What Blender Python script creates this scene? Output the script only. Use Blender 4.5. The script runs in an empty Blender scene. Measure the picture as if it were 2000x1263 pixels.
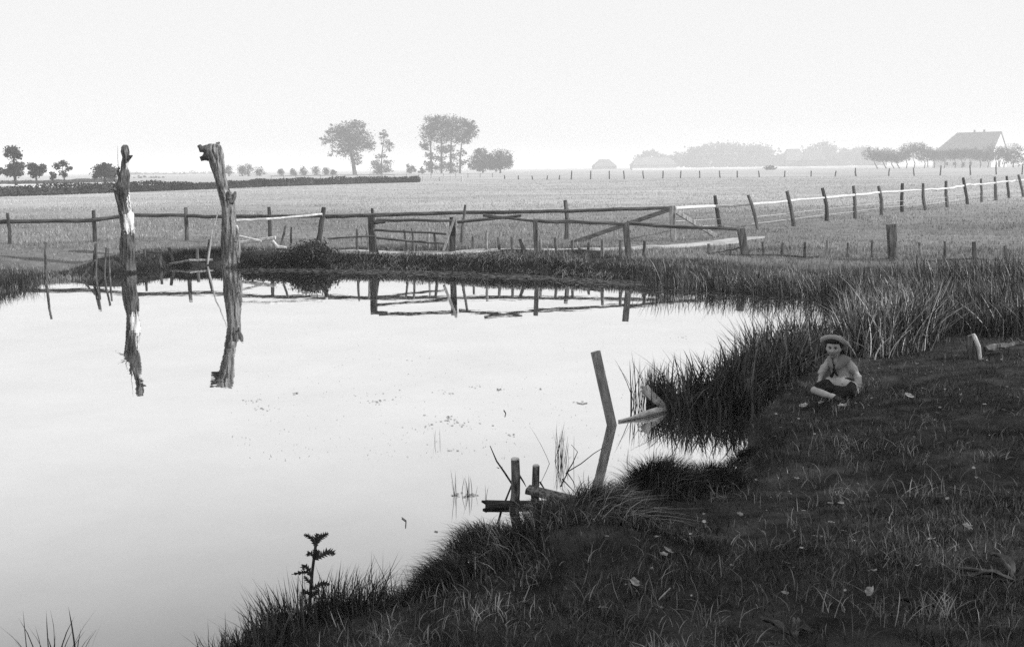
import bpy, math, random
import numpy as np
from mathutils import Matrix, Vector

rng = np.random.default_rng(7)
random.seed(7)
scene = bpy.context.scene
COL = scene.collection
PI = math.pi

# ------------------------------------------------------------------ camera
F, CX, CY, EYE = 2100.0, 1000.0, 631.5, 2.8           # focal length in photo pixels, eye height above the water
PITCH, ROLL = math.atan(303.5 / F), -0.0108
ROT = Matrix.Rotation(PI / 2 - PITCH, 3, 'X') @ Matrix.Rotation(ROLL, 3, 'Z')
RN = np.array(ROT)
cam_d = bpy.data.cameras.new('camera')
cam_d.sensor_fit = 'HORIZONTAL'; cam_d.sensor_width = 36.0; cam_d.lens = 36.0 * F / 2000.0
cam_d.clip_start = 0.1; cam_d.clip_end = 12000
cam = bpy.data.objects.new('camera', cam_d); COL.objects.link(cam)
cam.matrix_world = Matrix.Translation((0, 0, EYE)) @ ROT.to_4x4()
scene.camera = cam

# ------------------------------------------------------------------ sky, sun, exposure
SUN_EL, SUN_AZ = math.radians(33), math.radians(102)     # azimuth clockwise from the view direction (+Y)
world = bpy.data.worlds.new('World'); scene.world = world; world.use_nodes = True
nt = world.node_tree; nt.nodes.clear()
n_out = nt.nodes.new('ShaderNodeOutputWorld'); n_bg = nt.nodes.new('ShaderNodeBackground')
n_sky = nt.nodes.new('ShaderNodeTexSky'); n_sky.sky_type = 'NISHITA'; n_sky.sun_disc = False
n_sky.sun_elevation = SUN_EL; n_sky.sun_rotation = SUN_AZ
n_sky.air_density = 1.0; n_sky.dust_density = 4.0
n_bw = nt.nodes.new('ShaderNodeRGBToBW')
def wmath(op, a, b):
    m = nt.nodes.new('ShaderNodeMath'); m.operation = op
    for i, v in enumerate((a, b)):
        if isinstance(v, (int, float)): m.inputs[i].default_value = v
        else: nt.links.new(v, m.inputs[i])
    return m.outputs[0]
nt.links.new(n_sky.outputs[0], n_bw.inputs[0])
# black-and-white plate: a bright milky sky that nearly reaches the white of the paper everywhere
v = wmath('MULTIPLY', n_bw.outputs[0], -2.2)
v = wmath('POWER', 2.71828, v)
v = wmath('SUBTRACT', 1.0, v)
v = wmath('MULTIPLY', v, 9.0)
nt.links.new(v, n_bg.inputs['Color']); n_bg.inputs['Strength'].default_value = 0.1
nt.links.new(n_bg.outputs[0], n_out.inputs[0])

sun_d = bpy.data.lights.new('sun', 'SUN'); sun_d.energy = 5.0; sun_d.angle = math.radians(0.6); sun_d.color = (1, 1, 1)
sun = bpy.data.objects.new('sun', sun_d); COL.objects.link(sun)
sdir = Vector((math.sin(SUN_AZ) * math.cos(SUN_EL), math.cos(SUN_AZ) * math.cos(SUN_EL), math.sin(SUN_EL)))
sun.rotation_euler = sdir.to_track_quat('Z', 'Y').to_euler(); sun.location = sdir * 60
vs = scene.view_settings
vs.view_transform = 'Standard'; vs.look = 'None'; vs.exposure = 0.0; vs.gamma = 1.0; vs.use_curve_mapping = False
cy = scene.cycles
cy.max_bounces = 6; cy.diffuse_bounces = 3; cy.glossy_bounces = 3; cy.volume_bounces = 3; cy.transparent_max_bounces = 4
cy.sample_clamp_indirect = 4.0
cy.use_denoising = False
cy.caustics_reflective = False; cy.caustics_refractive = False

# ------------------------------------------------------------------ survey helpers (photo point -> place)
def ray(px, py):
    return RN @ np.array([(px - CX) / F, -(py - CY) / F, -1.0])
def G(px, py, z=0.0):                                  # where the sight line meets height z
    d = ray(px, py); t = (z - EYE) / d[2]
    return np.array([0, 0, EYE]) + t * d
def W(px, py, Y):                                      # where it meets the upright plane at distance Y
    d = ray(px, py); t = Y / d[1]
    return np.array([0, 0, EYE]) + t * d

def smooth(t):
    t = np.clip(t, 0, 1); return t * t * (3 - 2 * t)
def hash2(ix, iy, s):
    n = (ix * 374761393 + iy * 668265263 + s * 974711) & 0x7fffffff
    n = ((n ^ (n >> 13)) * 1274126177) & 0x7fffffff
    return ((n ^ (n >> 16)) & 0xffff) / 65535.0
def vnoise(x, y, s=0):
    x = np.asarray(x, float); y = np.asarray(y, float)
    ix = np.floor(x).astype(np.int64); iy = np.floor(y).astype(np.int64)
    fx = smooth(x - ix); fy = smooth(y - iy)
    a = hash2(ix, iy, s); b = hash2(ix + 1, iy, s); c = hash2(ix, iy + 1, s); d = hash2(ix + 1, iy + 1, s)
    return (a * (1 - fx) + b * fx) * (1 - fy) + (c * (1 - fx) + d * fx) * fy

# ------------------------------------------------------------------ materials
def principled(name):
    m = bpy.data.materials.new(name); m.use_nodes = True
    n = m.node_tree.nodes; return m, n, m.node_tree.links, n['Principled BSDF']
def mat(name, lo, hi, scale=(4, 4, 4), rough=0.85, bump=0.0, bscale=None, detail=5, spec=0.04, island=0.0, contrast=(0.35, 0.65)):
    m, n, l, b = principled(name)
    tc = n.new('ShaderNodeTexCoord'); mp = n.new('ShaderNodeMapping'); mp.inputs['Scale'].default_value = scale
    nz = n.new('ShaderNodeTexNoise'); nz.inputs['Scale'].default_value = 1.0; nz.inputs['Detail'].default_value = detail
    nz.inputs['Roughness'].default_value = 0.65
    l.new(tc.outputs['Object'], mp.inputs[0]); l.new(mp.outputs[0], nz.inputs['Vector'])
    cr = n.new('ShaderNodeMapRange'); cr.inputs[1].default_value = contrast[0]; cr.inputs[2].default_value = contrast[1]
    cr.inputs[3].default_value = lo; cr.inputs[4].default_value = hi
    l.new(nz.outputs[0], cr.inputs[0])
    out = cr.outputs[0]
    if island:
        g = n.new('ShaderNodeNewGeometry'); mr = n.new('ShaderNodeMapRange')
        mr.inputs[3].default_value = 1 - island; mr.inputs[4].default_value = 1 + island
        l.new(g.outputs['Random Per Island'], mr.inputs[0])
        pw = n.new('ShaderNodeMath'); pw.operation = 'MULTIPLY'; l.new(out, pw.inputs[0]); l.new(mr.outputs[0], pw.inputs[1]); out = pw.outputs[0]
    l.new(out, b.inputs['Base Color'])
    b.inputs['Roughness'].default_value = rough; b.inputs['Specular IOR Level'].default_value = spec
    if bump:
        n2 = n.new('ShaderNodeTexNoise'); n2.inputs['Scale'].default_value = 1.0; n2.inputs['Detail'].default_value = 6
        m2 = n.new('ShaderNodeMapping'); m2.inputs['Scale'].default_value = bscale or tuple(3 * s for s in scale)
        l.new(tc.outputs['Object'], m2.inputs[0]); l.new(m2.outputs[0], n2.inputs['Vector'])
        bp = n.new('ShaderNodeBump'); bp.inputs['Strength'].default_value = bump; bp.inputs['Distance'].default_value = 0.02
        l.new(n2.outputs[0], bp.inputs['Height']); l.new(bp.outputs[0], b.inputs['Normal'])
    return m
M = {}
M['post'] = mat('weathered post wood', 0.04, 0.20, (25, 25, 2.5), bump=0.8, bscale=(90, 90, 5))
M['postdark'] = mat('dark post wood', 0.03, 0.10, (25, 25, 2.5), bump=0.8, bscale=(90, 90, 5))
M['rail'] = mat('weathered rail wood', 0.035, 0.14, (2.0, 25, 25), bump=0.6, bscale=(5, 80, 80))
M['pale'] = mat('peeled pale wood', 0.38, 0.74, (3, 20, 20), bump=0.3, bscale=(5, 80, 80))
M['palestick'] = mat('bleached stick wood', 0.30, 0.62, (12, 12, 4), bump=0.4)
M['stake'] = mat('bare stake wood', 0.10, 0.42, (18, 18, 3), bump=0.6, bscale=(80, 80, 6))
M['nearstake'] = mat('rough near stake', 0.035, 0.27, (34, 34, 7), bump=1.0, bscale=(120, 120, 14), contrast=(.4, .62))
M['wattle'] = mat('dark wattle stake', 0.03, 0.20, (18, 18, 3), bump=0.6, bscale=(80, 80, 6))
M['wetwood'] = mat('wet dark wood', 0.012, 0.05, (6, 20, 20), rough=0.6, bump=0.9, bscale=(15, 60, 60))
M['plank'] = mat('sawn grey plank', 0.16, 0.40, (30, 30, 3), bump=0.5, bscale=(140, 140, 6))
M['bark'] = mat('willow bark', 0.015, 0.22, (14, 14, 2.2), bump=1.0, bscale=(45, 45, 5), contrast=(0.36, 0.70))
M['barkgrey'] = mat('grey furrowed bark', 0.03, 0.36, (16, 16, 1.8), bump=1.0, bscale=(60, 60, 4), contrast=(0.38, 0.66))
M['barewood_lit_edge'] = mat('barkless wood and painted lit edge', 0.40, 0.82, (14, 14, 3), bump=0.4, bscale=(50, 50, 4))  # also colours the painted lit edge of the thinner trunk
M['twig'] = mat('dark twig', 0.02, 0.07, (20, 20, 20))
M['blade'] = mat('turf blade', 0.007, 0.075, (1.1, 1.1, 1.1), island=0.85, rough=0.8, spec=0.05)
M['bladedry'] = mat('dry straw blade', 0.10, 0.34, (1.5, 1.5, 1.5), island=0.5, rough=0.7)
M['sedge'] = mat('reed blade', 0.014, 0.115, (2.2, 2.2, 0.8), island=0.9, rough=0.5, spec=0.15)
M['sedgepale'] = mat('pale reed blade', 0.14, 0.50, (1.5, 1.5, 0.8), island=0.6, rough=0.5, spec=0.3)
M['meadow'] = mat('meadow grass', 0.29, 0.50, (0.15, 0.15, 0.15), island=0.2, rough=0.8)
M['lush'] = mat('lush meadow grass', 0.11, 0.27, (0.5, 0.5, 0.5), island=0.3, rough=0.8)
M['roughgrass'] = mat('rough tuft grass', 0.02, 0.24, (1.7, 1.7, 1.7), island=0.8, rough=0.8)
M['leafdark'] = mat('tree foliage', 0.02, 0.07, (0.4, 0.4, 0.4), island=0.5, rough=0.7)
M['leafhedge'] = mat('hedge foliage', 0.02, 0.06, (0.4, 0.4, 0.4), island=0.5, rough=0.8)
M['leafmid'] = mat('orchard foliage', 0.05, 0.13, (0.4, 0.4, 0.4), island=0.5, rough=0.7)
M['trunkfar'] = mat('far tree bark', 0.03, 0.08, (2, 2, 2))
M['fallen'] = mat('fallen leaf', 0.08, 0.38, (14, 14, 14), island=0.4, rough=0.6)
M['dockleaf'] = mat('broad leaf', 0.03, 0.085, (9, 9, 9), rough=0.5, bump=0.3)
M['scum'] = mat('floating weed', 0.02, 0.12, (6, 6, 6), island=0.8, rough=0.8)
M['dirtpath'] = mat('trodden sandy path', 0.26, 0.48, (1.5, 1.5, 1.5), bump=0.4)
M['render'] = mat('whitewashed wall', 0.6, 0.8, (0.6, 0.6, 0.6))
M['thatch'] = mat('tiled roof', 0.20, 0.32, (1.5, 1.5, 1.5))
M['barnwall'] = mat('weathered barn wall', 0.12, 0.22, (0.6, 0.6, 0.6))
M['barnroof'] = mat('old thatch roof', 0.08, 0.2, (0.6, 0.6, 0.6))
M['glass'] = mat('dark window pane', 0.02, 0.04, rough=0.2)
M['grain'] = mat('ripe grain', 0.5, 0.72, (0.05, 0.05, 0.3))
M['wire'] = mat('galvanised wire', 0.45, 0.6)
M['skin'] = mat('skin', 0.32, 0.42, (25, 25, 25), rough=0.55)
M['shirt'] = mat('washed cotton blouse', 0.30, 0.42, (10, 10, 10), bump=0.25, bscale=(40, 40, 40))
M['collar'] = mat('blouse collar', 0.17, 0.24, (10, 10, 10), bump=0.2)
M['dark'] = mat('dark cloth', 0.012, 0.03, (12, 12, 12))
M['straw'] = mat('straw hat', 0.32, 0.44, (60, 60, 60), bump=0.5, bscale=(120, 120, 120))
M['hair'] = mat('dark hair', 0.015, 0.03, (40, 40, 40), rough=0.5)
M['eye'] = mat('eye in shade', 0.12, 0.16)
M['lip'] = mat('lip', 0.07, 0.10)
M['shoe'] = mat('leather shoe', 0.03, 0.06, rough=0.4)
M['sock'] = mat('light sock', 0.4, 0.5)

# ground: dark turf and soil on the pond bank, drier meadow beyond (land cover in the vertex attribute 'meadow')
gm, n, l, b = principled('ground')
tc = n.new('ShaderNodeTexCoord')
def gnoise(scale, detail=6):
    z = n.new('ShaderNodeTexNoise'); z.inputs['Scale'].default_value = scale; z.inputs['Detail'].default_value = detail
    z.inputs['Roughness'].default_value = 0.65
    l.new(tc.outputs['Object'], z.inputs['Vector']); return z.outputs[0]
def gmap(src, a, b_, c, d):
    r = n.new('ShaderNodeMapRange'); l.new(src, r.inputs[0])
    for i, q in enumerate((a, b_, c, d)): r.inputs[i + 1].default_value = q
    return r.outputs[0]
def gmath(op, a, b_):
    q = n.new('ShaderNodeMath'); q.operation = op
    for i, x in enumerate((a, b_)):
        if isinstance(x, (int, float)): q.inputs[i].default_value = x
        else: l.new(x, q.inputs[i])
    return q.outputs[0]
at = n.new('ShaderNodeAttribute'); at.attribute_name = 'meadow'
soil = gmap(gnoise(3.0), 0.35, 0.65, 0.014, 0.05)
mp = n.new('ShaderNodeMapping'); mp.inputs['Scale'].default_value = (0.05, 0.16, 1)
l.new(tc.outputs['Object'], mp.inputs[0])
mz = n.new('ShaderNodeTexNoise'); mz.inputs['Scale'].default_value = 1.0; mz.inputs['Detail'].default_value = 8; mz.inputs['Roughness'].default_value = 0.7
l.new(mp.outputs[0], mz.inputs['Vector'])
mead = gmap(mz.outputs[0], 0.32, 0.68, 0.24, 0.47)
mead = gmath('MULTIPLY', mead, gmap(gnoise(2.5, 8), 0.3, 0.7, 0.7, 1.25))
mx = n.new('ShaderNodeMix'); l.new(at.outputs['Fac'], mx.inputs[0]); l.new(soil, mx.inputs[2]); l.new(mead, mx.inputs[3])
l.new(mx.outputs[0], b.inputs['Base Color']); b.inputs['Roughness'].default_value = 0.95; b.inputs['Specular IOR Level'].default_value = 0.03
bp = n.new('ShaderNodeBump'); bp.inputs['Strength'].default_value = 0.7; bp.inputs['Distance'].default_value = 0.05
l.new(gnoise(9.0, 8), bp.inputs['Height']); l.new(bp.outputs[0], b.inputs['Normal'])
M['ground'] = gm

# still pond water: mirror towards the grazing sight line, murky when looked into more steeply
wm = bpy.data.materials.new('pond water'); wm.use_nodes = True
n = wm.node_tree.nodes; l = wm.node_tree.links; n.clear()
o = n.new('ShaderNodeOutputMaterial'); mixn = n.new('ShaderNodeMixShader')
dif = n.new('ShaderNodeBsdfDiffuse'); dif.inputs[0].default_value = (0.035, 0.035, 0.035, 1)
glo = n.new('ShaderNodeBsdfGlossy'); glo.inputs[0].default_value = (0.98, 0.98, 0.98, 1); glo.inputs['Roughness'].default_value = 0.012
lw = n.new('ShaderNodeLayerWeight'); lw.inputs[0].default_value = 0.5
mr = n.new('ShaderNodeMapRange'); mr.interpolation_type = 'SMOOTHSTEP'
for i, q in enumerate((0.46, 0.80, 0.08, 0.96)): mr.inputs[i + 1].default_value = q
l.new(lw.outputs['Facing'], mr.inputs[0])
tc0 = n.new('ShaderNodeTexCoord'); fz = n.new('ShaderNodeTexNoise'); fz.inputs['Scale'].default_value = 0.55; fz.inputs['Detail'].default_value = 7; fz.inputs['Roughness'].default_value = 0.7
l.new(tc0.outputs['Object'], fz.inputs['Vector']); fm = n.new('ShaderNodeMapRange'); l.new(fz.outputs[0], fm.inputs[0])
for i, q in enumerate((0.3, 0.7, 0.93, 1.03)): fm.inputs[i + 1].default_value = q
mu = n.new('ShaderNodeMath'); mu.operation = 'MULTIPLY'; mu.use_clamp = True; l.new(mr.outputs[0], mu.inputs[0]); l.new(fm.outputs[0], mu.inputs[1]); l.new(mu.outputs[0], mixn.inputs[0])
l.new(dif.outputs[0], mixn.inputs[1]); l.new(glo.outputs[0], mixn.inputs[2]); l.new(mixn.outputs[0], o.inputs[0])
tc = n.new('ShaderNodeTexCoord'); nz = n.new('ShaderNodeTexNoise'); nz.inputs['Scale'].default_value = 2.2; nz.inputs['Detail'].default_value = 3
l.new(tc.outputs['Object'], nz.inputs['Vector'])
bp = n.new('ShaderNodeBump'); bp.inputs['Strength'].default_value = 0.10; bp.inputs['Distance'].default_value = 0.012
l.new(nz.outputs[0], bp.inputs['Height']); l.new(bp.outputs[0], glo.inputs['Normal'])
M['water'] = wm

# ------------------------------------------------------------------ mesh helpers
def link(name, me, material, parent=None, loc=None, smooth_shade=False):
    o = bpy.data.objects.new(name, me); COL.objects.link(o)
    if material: me.materials.append(M[material] if isinstance(material, str) else material)
    if parent is not None: o.parent = parent
    elif loc is not None: o.location = loc
    if smooth_shade: me.polygons.foreach_set('use_smooth', np.ones(len(me.polygons), bool))
    return o
def tag(o, label=None, cat=None, group=None, kind=None):
    if label: o['label'] = label
    if cat: o['category'] = cat
    if group: o['group'] = group
    if kind: o['kind'] = kind
    return o
def empty(name, loc, label, cat, group=None):
    o = bpy.data.objects.new(name, None); COL.objects.link(o); o.location = Vector(loc); o.empty_display_size = 0.2
    return tag(o, label, cat, group)
def trimesh(name, V, T):
    me = bpy.data.meshes.new(name); V = np.asarray(V, np.float32); T = np.asarray(T, np.int32)
    me.vertices.add(len(V)); me.vertices.foreach_set('co', V.ravel())
    me.loops.add(T.size); me.loops.foreach_set('vertex_index', T.ravel())
    me.polygons.add(len(T)); me.polygons.foreach_set('loop_start', np.arange(len(T), dtype=np.int32) * 3)
    me.update(calc_edges=True); return me

class MB:
    def __init__(s): s.v = []; s.f = []
    def add(s, vs_, fs):
        k = len(s.v); s.v += [tuple(map(float, p)) for p in vs_]; s.f += [tuple(i + k for i in f) for f in fs]; return s
    def tube(s, pts, rad, n=7, rough=0.0, flat=1.0, seed=0, ends=True):
        pts = [np.asarray(p, float) for p in pts]; rr = np.random.default_rng(seed + int(abs(pts[0][0] * 977 + pts[0][1] * 131)) % 100000)
        if np.isscalar(rad): rad = [rad] * len(pts)
        vs_, fs = [], []
        for i, p in enumerate(pts):
            t = pts[min(i + 1, len(pts) - 1)] - pts[max(i - 1, 0)]; t = t / (np.linalg.norm(t) + 1e-9)
            ref = np.array([0, 0, 1.]) if abs(t[2]) < 0.8 else np.array([0, 1., 0])
            a = np.cross(ref, t); a /= np.linalg.norm(a); c = np.cross(t, a)
            for k in range(n):
                q = 2 * PI * k / n; r = rad[i] * (1 + rough * (rr.random() - 0.5) * 2)
                vs_.append(p + a * math.cos(q) * r + c * math.sin(q) * r * flat)
        m_ = len(pts)
        for i in range(m_ - 1):
            for k in range(n):
                fs.append((i * n + k, i * n + (k + 1) % n, (i + 1) * n + (k + 1) % n, (i + 1) * n + k))
        if ends:
            fs.append(tuple(range(n - 1, -1, -1))); fs.append(tuple((m_ - 1) * n + k for k in range(n)))
        return s.add(vs_, fs)
    def beam(s, a, b_, w, h, bevel=0.15, up=(0, 0, 1)):       # squared timber with chamfered edges from a to b
        a = np.asarray(a, float); b_ = np.asarray(b_, float); t = (b_ - a) / np.linalg.norm(b_ - a)
        up = np.asarray(up, float)
        if abs(np.dot(up, t)) > 0.9: up = np.array([0, 1., 0])
        x = np.cross(up, t); x /= np.linalg.norm(x); y = np.cross(t, x)
        c = bevel * min(w, h)
        prof = [(-w / 2 + c, -h / 2), (w / 2 - c, -h / 2), (w / 2, -h / 2 + c), (w / 2, h / 2 - c), (w / 2 - c, h / 2), (-w / 2 + c, h / 2), (-w / 2, h / 2 - c), (-w / 2, -h / 2 + c)]
        vs_ = [p + x * u + y * q for p in (a, b_) for u, q in prof]
        fs = [(k, (k + 1) % 8, 8 + (k + 1) % 8, 8 + k) for k in range(8)] + [tuple(range(7, -1, -1)), tuple(range(8, 16))]
        return s.add(vs_, fs)
    def box(s, c, sx, sy, sz, rz=0.0):
        c = np.asarray(c, float); ca, sa = math.cos(rz), math.sin(rz); vs_ = []
        for z in (0, 1):
            for x, y in ((-1, -1), (1, -1), (1, 1), (-1, 1)):
                u, q = x * sx / 2, y * sy / 2; vs_.append(c + np.array([u * ca - q * sa, u * sa + q * ca, z * sz]))
        return s.add(vs_, [(3, 2, 1, 0), (4, 5, 6, 7), (0, 1, 5, 4), (1, 2, 6, 5), (2, 3, 7, 6), (3, 0, 4, 7)])
    def build(s, name, material, parent=None, loc=None, smooth_shade=False, kind=None):
        off = np.array(parent.location) if parent is not None and parent.parent is None else (np.array(loc) if loc is not None else np.zeros(3))
        if parent is not None and parent.parent is not None: off = np.array(parent.parent.location)
        if parent is not None and parent.type == 'MESH' and parent.parent is None: off = np.array(parent.location)
        me = bpy.data.meshes.new(name); me.from_pydata([tuple(np.array(p) - off) for p in s.v], [], s.f); me.update()
        o = link(name, me, material, parent, loc if parent is None else None, smooth_shade)
        if kind: o['kind'] = kind
        return o

def wobble(p, q, n, amp, seed=0):                       # a slightly crooked line of n+1 points
    rr = np.random.default_rng(abs(int(seed))); p = np.asarray(p, float); q = np.asarray(q, float); L = np.linalg.norm(q - p)
    out = []
    for i in range(n + 1):
        t = i / n; w = p * (1 - t) + q * t
        if 0 < i < n: w = w + rr.normal(0, amp * L, 3) * np.array([1, 0.5, 1])
        out.append(w)
    return out

def bow(p, q, n, amp, seed=0):                          # one gentle bend plus a trace of unevenness
    rr = np.random.default_rng(abs(int(seed))); p = np.asarray(p, float); q = np.asarray(q, float); L = np.linalg.norm(q - p)
    v_ = rr.normal(size=3) * [1, .6, 0]; k = rr.uniform(.7, 1.5)
    return [p * (1 - i / n) + q * i / n + v_ * amp * L * math.sin(PI * (i / n) ** k) * .6 + rr.normal(size=3) * [1, 1, 0] * amp * L * .08 * (0 < i < n) for i in range(n + 1)]

def blades(base, h, w, az, bend, segs=2, droop=0.0, tilt=None):
    """grass blades as triangles: arrays of roots, heights, widths, lean azimuths and bends"""
    N = len(base); base = np.asarray(base, float)
    L = np.stack([np.cos(az), np.sin(az), np.zeros(N)], 1)
    wa = az + PI / 2 + rng.uniform(-1.2, 1.2, N)
    Wd = np.stack([np.cos(wa), np.sin(wa), np.zeros(N)], 1)
    V = np.zeros((N, 2 * segs + 1, 3)); k = 0
    la = rng.uniform(0, 2 * PI, N); ln_ = np.abs(rng.normal(0, tilt or .16, N)); LL = np.stack([np.cos(la) * ln_, np.sin(la) * ln_, np.zeros(N)], 1)
    for i in range(segs + 1):
        t = i / segs
        c = base + L * (h * bend * t ** 2)[:, None] + LL * (h * t)[:, None]
        c = c + np.array([0, 0, 1.0]) * (h * (t * np.sqrt(np.clip(1 - 0.5 * np.minimum(bend, 1.2) ** 2, 0.1, 1)) - droop * t ** 3))[:, None]
        if i < segs:
            ww = (w * (1 - 0.55 * t) * 0.5)[:, None]
            V[:, k] = c - Wd * ww; V[:, k + 1] = c + Wd * ww; k += 2
        else: V[:, k] = c
    T = []
    for i in range(segs - 1):
        a = 2 * i; T += [(a, a + 1, a + 3), (a, a + 3, a + 2)]
    a = 2 * (segs - 1); T.append((a, a + 1, a + 2))
    T = np.array(T)[None] + (np.arange(N) * (2 * segs + 1))[:, None, None]
    return V.reshape(-1, 3), T.reshape(-1, 3)
def blade_obj(name, material, parent=None, parts=None, off=None):
    Vs, Ts, k = [], [], 0
    for V, T in parts:
        Vs.append(V); Ts.append(T + k); k += len(V)
    V = np.concatenate(Vs)
    if off is not None: V = V - np.asarray(off)
    return link(name, trimesh(name, V, np.concatenate(Ts)), material, parent)

# ------------------------------------------------------------------ the pond's outline and the lie of the land
far_px = [(-330, 640), (-150, 596), (0, 557), (75, 547), (130, 541), (240, 536), (290, 529), (340, 521), (430, 517), (480, 519), (600, 520), (700, 523),
          (800, 525), (900, 529), (1050, 535), (1200, 542), (1260, 550), (1400, 554), (1500, 562), (1600, 571), (1650, 588)]
right_px = [(1648, 620), (1640, 660), (1585, 715), (1540, 755)]
near_px = [(1452, 792), (1478, 830), (1420, 884), (1435, 905), (1395, 930), (1330, 932), (1215, 952), (1165, 985), (1110, 1005), (1060, 1012), (985, 1045), (900, 1075),
           (825, 1115), (790, 1150), (690, 1165), (560, 1195), (500, 1220), (430, 1275), (300, 1335), (100, 1320), (-150, 1300), (-600, 1290)]
poly = [G(x, y, 0.0)[:2] for x, y in far_px + right_px] + [G(x, y, 0.22)[:2] for x, y in near_px]
poly.append(np.array([-16.0, 6.5])); poly.append(np.array([-19.0, 12.0]))
poly = np.array(poly)
def sdist(x, y):
    """signed distance to the shore, positive on land"""
    x = np.asarray(x, float); y = np.asarray(y, float); P = np.stack([x.ravel(), y.ravel()], 1)
    best = np.full(len(P), 1e9); inside = np.zeros(len(P), bool)
    for i in range(len(poly)):
        a = poly[i]; b_ = poly[(i + 1) % len(poly)]; ab = b_ - a
        t = np.clip(((P - a) @ ab) / (ab @ ab), 0, 1); d = np.linalg.norm(P - a - t[:, None] * ab, axis=1)
        best = np.minimum(best, d)
        c = (a[1] > P[:, 1]) != (b_[1] > P[:, 1])
        with np.errstate(divide='ignore', invalid='ignore'):
            xi = a[0] + (P[:, 1] - a[1]) * ab[0] / (ab[1] if ab[1] else 1e-9)
        inside ^= c & (P[:, 0] < xi)
    return np.where(inside, -best, best).reshape(x.shape)
FIELD = 0.45
HUMPS = [(*G(1150, 1065, .3)[:2], .21, .5), (*G(960, 1120, .3)[:2], .08, .4), (*G(1300, 965, .3)[:2], .08, .35)]
def ground_z(x, y, sd=None):
    x = np.asarray(x, float); y = np.asarray(y, float)
    if sd is None: sd = sdist(x, y)
    sd = sd + (vnoise(x * 2.2, y * 2.2, 3) - 0.5) * 0.16
    far = smooth((y - 16) / 6)
    gentle = smooth((-x - 11.2) / 1.2) * far
    marsh = smooth((x - 4.0) / 4) * smooth((y - 12) / 4) * (1 - smooth((y - 27) / 3))
    steep = 0.34 * smooth(sd / 0.28) + 0.11 * smooth(sd / 1.6)
    slow = 0.12 * smooth(sd / 0.3) + 0.33 * smooth(sd / 3.5)
    nearb = 0.20 * smooth(sd / 0.22) + 0.20 * smooth((sd - 0.1) / 2.5)
    land = nearb * (1 - far) + far * (steep * (1 - gentle) + slow * gentle)
    land = land * (1 - marsh) + marsh * (0.10 * smooth(sd / 0.3) + 0.32 * smooth(sd / 7))
    for bx, by, bh, br in HUMPS: land = land + smooth(sd / .35) * bh * np.exp(-((x - bx) ** 2 + (y - by) ** 2) / br ** 2)
    nr = 1 - smooth((y - 13) / 5)
    land = land + nr * smooth(sd / .5) * ((vnoise(x * 2.6, y * 2.6, 31) - .5) * .07 + (vnoise(x * .9, y * .9, 32) - .5) * .10)
    amp = smooth(sd / 0.6) * (1 - smooth((y - 60) / 60) * 0.7)
    land = land + amp * ((vnoise(x * 0.35, y * 0.35, 1) - 0.5) * 0.07 + (vnoise(x * 1.7, y * 1.7, 2) - 0.5) * 0.05)
    return np.where(sd > 0, land, -0.55 * smooth(-sd / 0.7))
def GT(px, py):                                         # where the sight line meets the land or the water
    d = ray(px, py); Y = np.arange(17, 44, .03); t = Y / d[1]; X = t * d[0]; Z = EYE + t * d[2]
    hit = np.nonzero(Z <= np.maximum(ground_z(X, Y), 0.0))[0]; i = hit[0] if len(hit) else len(Y) - 1
    return np.array([X[i], Y[i], Z[i]])
def gz(x, y): return float(ground_z(np.array([x]), np.array([y]))[0])

def axis(lo, hi, step, out_lo, out_hi, g=1.22):
    a = list(np.arange(lo, hi + 1e-6, step)); s = step
    while a[-1] < out_hi: s *= g; a.append(a[-1] + s)
    s = step; pre = []; x = lo
    while x > out_lo: s *= g; x -= s; pre.append(x)
    return np.array(pre[::-1] + a)
xs = axis(-20, 16, 0.13, -4200, 4200); ys = axis(3, 37, 0.13, -400, 5200)
GX, GY = np.meshgrid(xs, ys)
SD = sdist(GX, GY)
GZ = ground_z(GX, GY, SD)
nx, ny = len(xs), len(ys)
V = np.stack([GX, GY, GZ], 2).reshape(-1, 3)
i0 = (np.arange(ny - 1)[:, None] * nx + np.arange(nx - 1)[None]).ravel()
T = np.concatenate([np.stack([i0, i0 + 1, i0 + nx + 1], 1), np.stack([i0, i0 + nx + 1, i0 + nx], 1)])
me = trimesh('ground', V, T)
att = me.attributes.new('meadow', 'FLOAT', 'POINT')
yl = np.interp(GX, [1.5, G(1230, 508, .4)[0], G(1500, 514, .4)[0], G(2000, 520, .4)[0], 40], [30.5, G(1230, 508, .4)[1], G(1500, 514, .4)[1], G(2000, 520, .4)[1], 24])
md_r = smooth((GY - yl - .5 * vnoise(GX * .8, GY * .8, 5)) / 1.0)
md = smooth((GY - 29.5 + 4 * smooth((-GX - 10.8) / 1.5) - 3 * vnoise(GX * .3, GY * .3, 5)) / 3) * smooth((SD - 0.7 + .5 * smooth((-GX - 10.8) / 1.5)) / (1.5 - .9 * smooth((-GX - 10.8) / 1.5)))
rt = smooth((GX - 1.5) / 2); md = md * (1 - rt) + md_r * rt
lush = smooth((GY - 34 - 6 * vnoise(GX * .12, GY * .12, 6)) / 45) * (1 - .45 * smooth((-GX - 3) / 9) * (1 - smooth((GY - 55) / 40)))
md = md * (.42 + .58 * lush)
att.data.foreach_set('value', md.ravel().astype(np.float32))
ground = link('ground', me, 'ground', smooth_shade=True); tag(ground, 'dark grassy pond bank running out into pale flat meadow', 'ground', kind='structure')

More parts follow.
